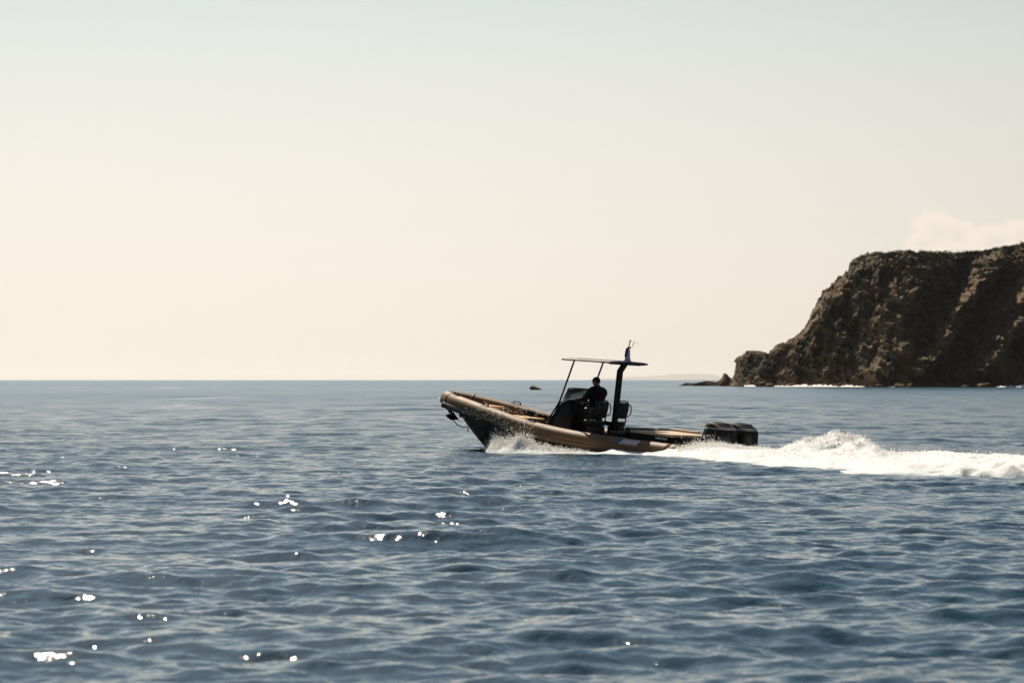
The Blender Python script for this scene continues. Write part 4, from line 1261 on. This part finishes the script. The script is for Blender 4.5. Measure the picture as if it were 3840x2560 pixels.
aqua = np.clip(aqua + 0.55 * (1 - sstep(0.0, 0.9, cover)) * sstep(-0.3, 0.4, e2) + 0.38 * sstep(0.0, -0.5, lump) + 0.35 * broken * sstep(0.3, -0.2, lump), 0, 1)
me.attributes.new('aqua', 'FLOAT', 'POINT').data.foreach_set('value', aqua.ravel()[used].astype(np.float32))
tag(link('wake_foam', me), 'white churned wake and rooster tail trailing behind the boat to the right', 'wake', kind='stuff')

# flying spray: drops and torn ligaments of water
rd = np.random.default_rng(77)
P0, D0, S0, L0 = [], [], [], []
def drops(pos, direc, size, length):
    P0.append(pos); D0.append(direc); S0.append(size); L0.append(length)
def loc_world(lx, ly):
    return BOAT.x - cA * lx - sA * ly, BOAT.y + sA * lx - cA * ly
hz = lambda X_, Y_: np.interp(0, [0], [0])
def surf_z(X_, Y_):
    i = np.clip(((X_ - gx[0]) / 0.052).astype(int), 0, len(gx) - 1)
    j = np.clip(((Y_ - gy[0]) / 0.075).astype(int), 0, len(gy) - 1)
    return GZ[j, i]
def burst(n_, X_, Y_, zmean, base_dir, smin, smax, jit=0.35, zoff=0.0):
    z_ = surf_z(X_, Y_) + zoff + rd.exponential(1.0, n_) * zmean
    d_ = np.array(base_dir)[None, :] + rd.normal(0, jit, (n_, 3))
    d_ /= np.linalg.norm(d_, axis=1)[:, None]
    s_ = smin + (smax - smin) * rd.random(n_) ** 3.0
    drops(np.stack([X_, Y_, z_], -1), d_, s_, s_ * rd.uniform(1.8, 6.0, n_))
aft = np.array((cA, -sA, 0.0)); outw = np.array((-sA, -cA, 0.0)); upv = np.array((0, 0, 1.0))
# bow wave fringe
n_ = 12000
lx = rd.triangular(1.8, 5.2, 7.0, n_)
ly = np.interp(lx, [-1, 0, 3, 4.5, 5.6, 6.3, 6.8, 7.2], [2.5, 2.4, 2.25, 2.10, 1.75, 1.20, 0.62, 0.35]) + rd.normal(0, 0.16, n_)
X_, Y_ = loc_world(lx, ly)
burst(n_, X_, Y_, 0.045 * np.interp(lx, [1.8, 3.0, 4.8, 6.2, 7.0], [0.35, 0.7, 1.3, 1.3, 0.7]), 0.75 * upv + 0.35 * aft + 0.2 * outw, 0.003, 0.012)
# sheet of drops torn off at the stem, thrown against the hull
n_ = 4500
lx = rd.uniform(4.2, 7.2, n_)
X_, Y_ = loc_world(lx, np.interp(lx, [4.2, 5.6, 6.6, 7.3], [1.75, 1.45, 0.90, 0.42]) + rd.normal(0, 0.05, n_))
burst(n_, X_, Y_, 0.13 * np.interp(lx, [4.2, 5.8, 7.3], [1.2, 1.3, 0.7]), 0.9 * upv + 0.3 * aft, 0.003, 0.010)
# a few drops flying over the bow cushions
n_ = 240
lx = rd.normal(5.9, 0.6, n_); X_, Y_ = loc_world(lx, rd.normal(1.25, 0.15, n_))
z_ = 0.55 + 0.087 * lx * 0.5 + rd.uniform(0.0, 0.45, n_)
drops(np.stack([X_, Y_, z_], -1), np.tile(upv + 0.5 * aft, (n_, 1)) / 1.2, rd.uniform(0.004, 0.010, n_), rd.uniform(0.01, 0.03, n_))
# stern quarter: curtain beside the port motor
n_ = 14000
X_ = np.clip(rd.normal(5.55, 0.55, n_), 4.35, 6.7); Y_ = rd.normal(74.9, 0.55, n_)
burst(n_, X_, Y_, 0.022 * np.interp(X_, [4.4, 4.9, 5.4, 6.2], [0.8, 1.5, 1.1, 0.6]), 0.8 * upv + 0.45 * np.array((1, 0, 0)) * 0.5, 0.003, 0.013)
n_ = 2500
X_ = rd.normal(5.0, 0.28, n_); Y_ = rd.normal(75.2, 0.25, n_)
burst(n_, X_, Y_, 0.06, 0.95 * upv + 0.12 * np.array((1, 0, 0)), 0.003, 0.011)
# rooster tail and trailing froth
n_ = 9000
X_ = rd.normal(8.05, 0.85, n_); Y_ = rd.normal(70.4, 1.2, n_)
burst(n_, X_, Y_, 0.020, 0.7 * upv + 0.3 * aft, 0.003, 0.013, 0.6)
n_ = 2500
X_ = rd.uniform(5.8, 14.5, n_); Y_ = near_y(X_) + rd.random(n_) ** 0.8 * (far_y(X_) - near_y(X_))
ok_ = cover[np.clip(((Y_ - gy[0]) / 0.075).astype(int), 0, len(gy) - 1), np.clip(((X_ - gx[0]) / 0.052).astype(int), 0, len(gx) - 1)] > 0.35
burst(int(ok_.sum()), X_[ok_], Y_[ok_], 0.022, 0.6 * upv + 0.4 * aft, 0.003, 0.012, 0.8)
P0 = np.concatenate(P0); D0 = np.concatenate(D0); S0 = np.concatenate(S0); L0 = np.concatenate(L0)
A_ = np.cross(D0, np.array((0.31, 0.85, 0.42))); A_ /= np.linalg.norm(A_, axis=1)[:, None] + 1e-9
B_ = np.cross(D0, A_)
oct_ = np.stack([P0 + D0 * L0[:, None], P0 + A_ * S0[:, None], P0 + B_ * S0[:, None], P0 - A_ * S0[:, None], P0 - B_ * S0[:, None], P0 - D0 * L0[:, None] * 0.8], 1)
f8 = np.array([(0, 1, 2), (0, 2, 3), (0, 3, 4), (0, 4, 1), (5, 2, 1), (5, 3, 2), (5, 4, 3), (5, 1, 4)])
fa = (np.arange(len(P0))[:, None, None] * 6 + f8[None]).reshape(-1, 3)
tag(link('spray', np_mesh('spray', oct_.reshape(-1, 3), fa, M['spray'])), 'drops of white spray flying off the bow wave and around the motors', 'spray', kind='stuff')
# ------------------------------------------------------------------ far shore and the sea air
HY = 93000.0
hx = np.linspace(2180, 2760, 140)
hprof = np.interp(hx, [2180, 2260, 2340, 2420, 2460, 2540, 2620, 2680, 2760], [1426, 1419, 1414, 1411, 1409, 1402, 1400, 1406, 1416])
hprof = hprof - 3.0 * fbm(hx / 40.0, hx * 0 + 3.3, None, 4, seed=101)
hv_, hf_ = [], []
for i, (px, py) in enumerate(zip(hx, hprof)):
    zt = max(1.0, 2 + (1424 - py) / F_PX * HY)
    for (dy_, fz_) in ((-3000, -0.02), (-2000, 0.25), (-1000, 0.62), (-300, 0.9), (0, 1.0), (1500, 0.6), (3500, -0.02)):
        yq = HY + dy_
        hv_.append(((px - 1920) / F_PX * yq, yq, zt * fz_ * (1 + 0.12 * math.sin(px * 0.09 + dy_ * 0.01))))
for i in range(len(hx) - 1):
    for j in range(6):
        a_ = i * 7 + j
        hf_.append((a_, a_ + 7, a_ + 8, a_ + 1))
tag(link('hills', np_mesh('hills', hv_, hf_, M['rock'], smooth=True)), 'faint far hills on the horizon left of the headland', 'hills', kind='structure')
b = bmesh.new()
bmesh.ops.create_cube(b, size=1.0)
for v in b.verts:
    v.co = Vector((v.co.x * 200000, v.co.y * 200000, (v.co.z + 0.5) * 330 - 12.0))
hm = bpy.data.materials.new('sea_haze'); hm.use_nodes = True
hn, hl = hm.node_tree.nodes, hm.node_tree.links
hn.clear()
pv = hn.new('ShaderNodeVolumePrincipled')
pv.inputs['Color'].default_value = (0.95, 0.93, 0.90, 1)
pv.inputs['Density'].default_value = HAZE_DENSITY
pv.inputs['Anisotropy'].default_value = 0.55
ho = hn.new('ShaderNodeOutputMaterial')
hl.new(pv.outputs[0], ho.inputs['Volume'])
tag(link('haze', bm_mesh('haze', b, hm, False)), 'thin pale haze over the sea', 'haze', kind='stuff')
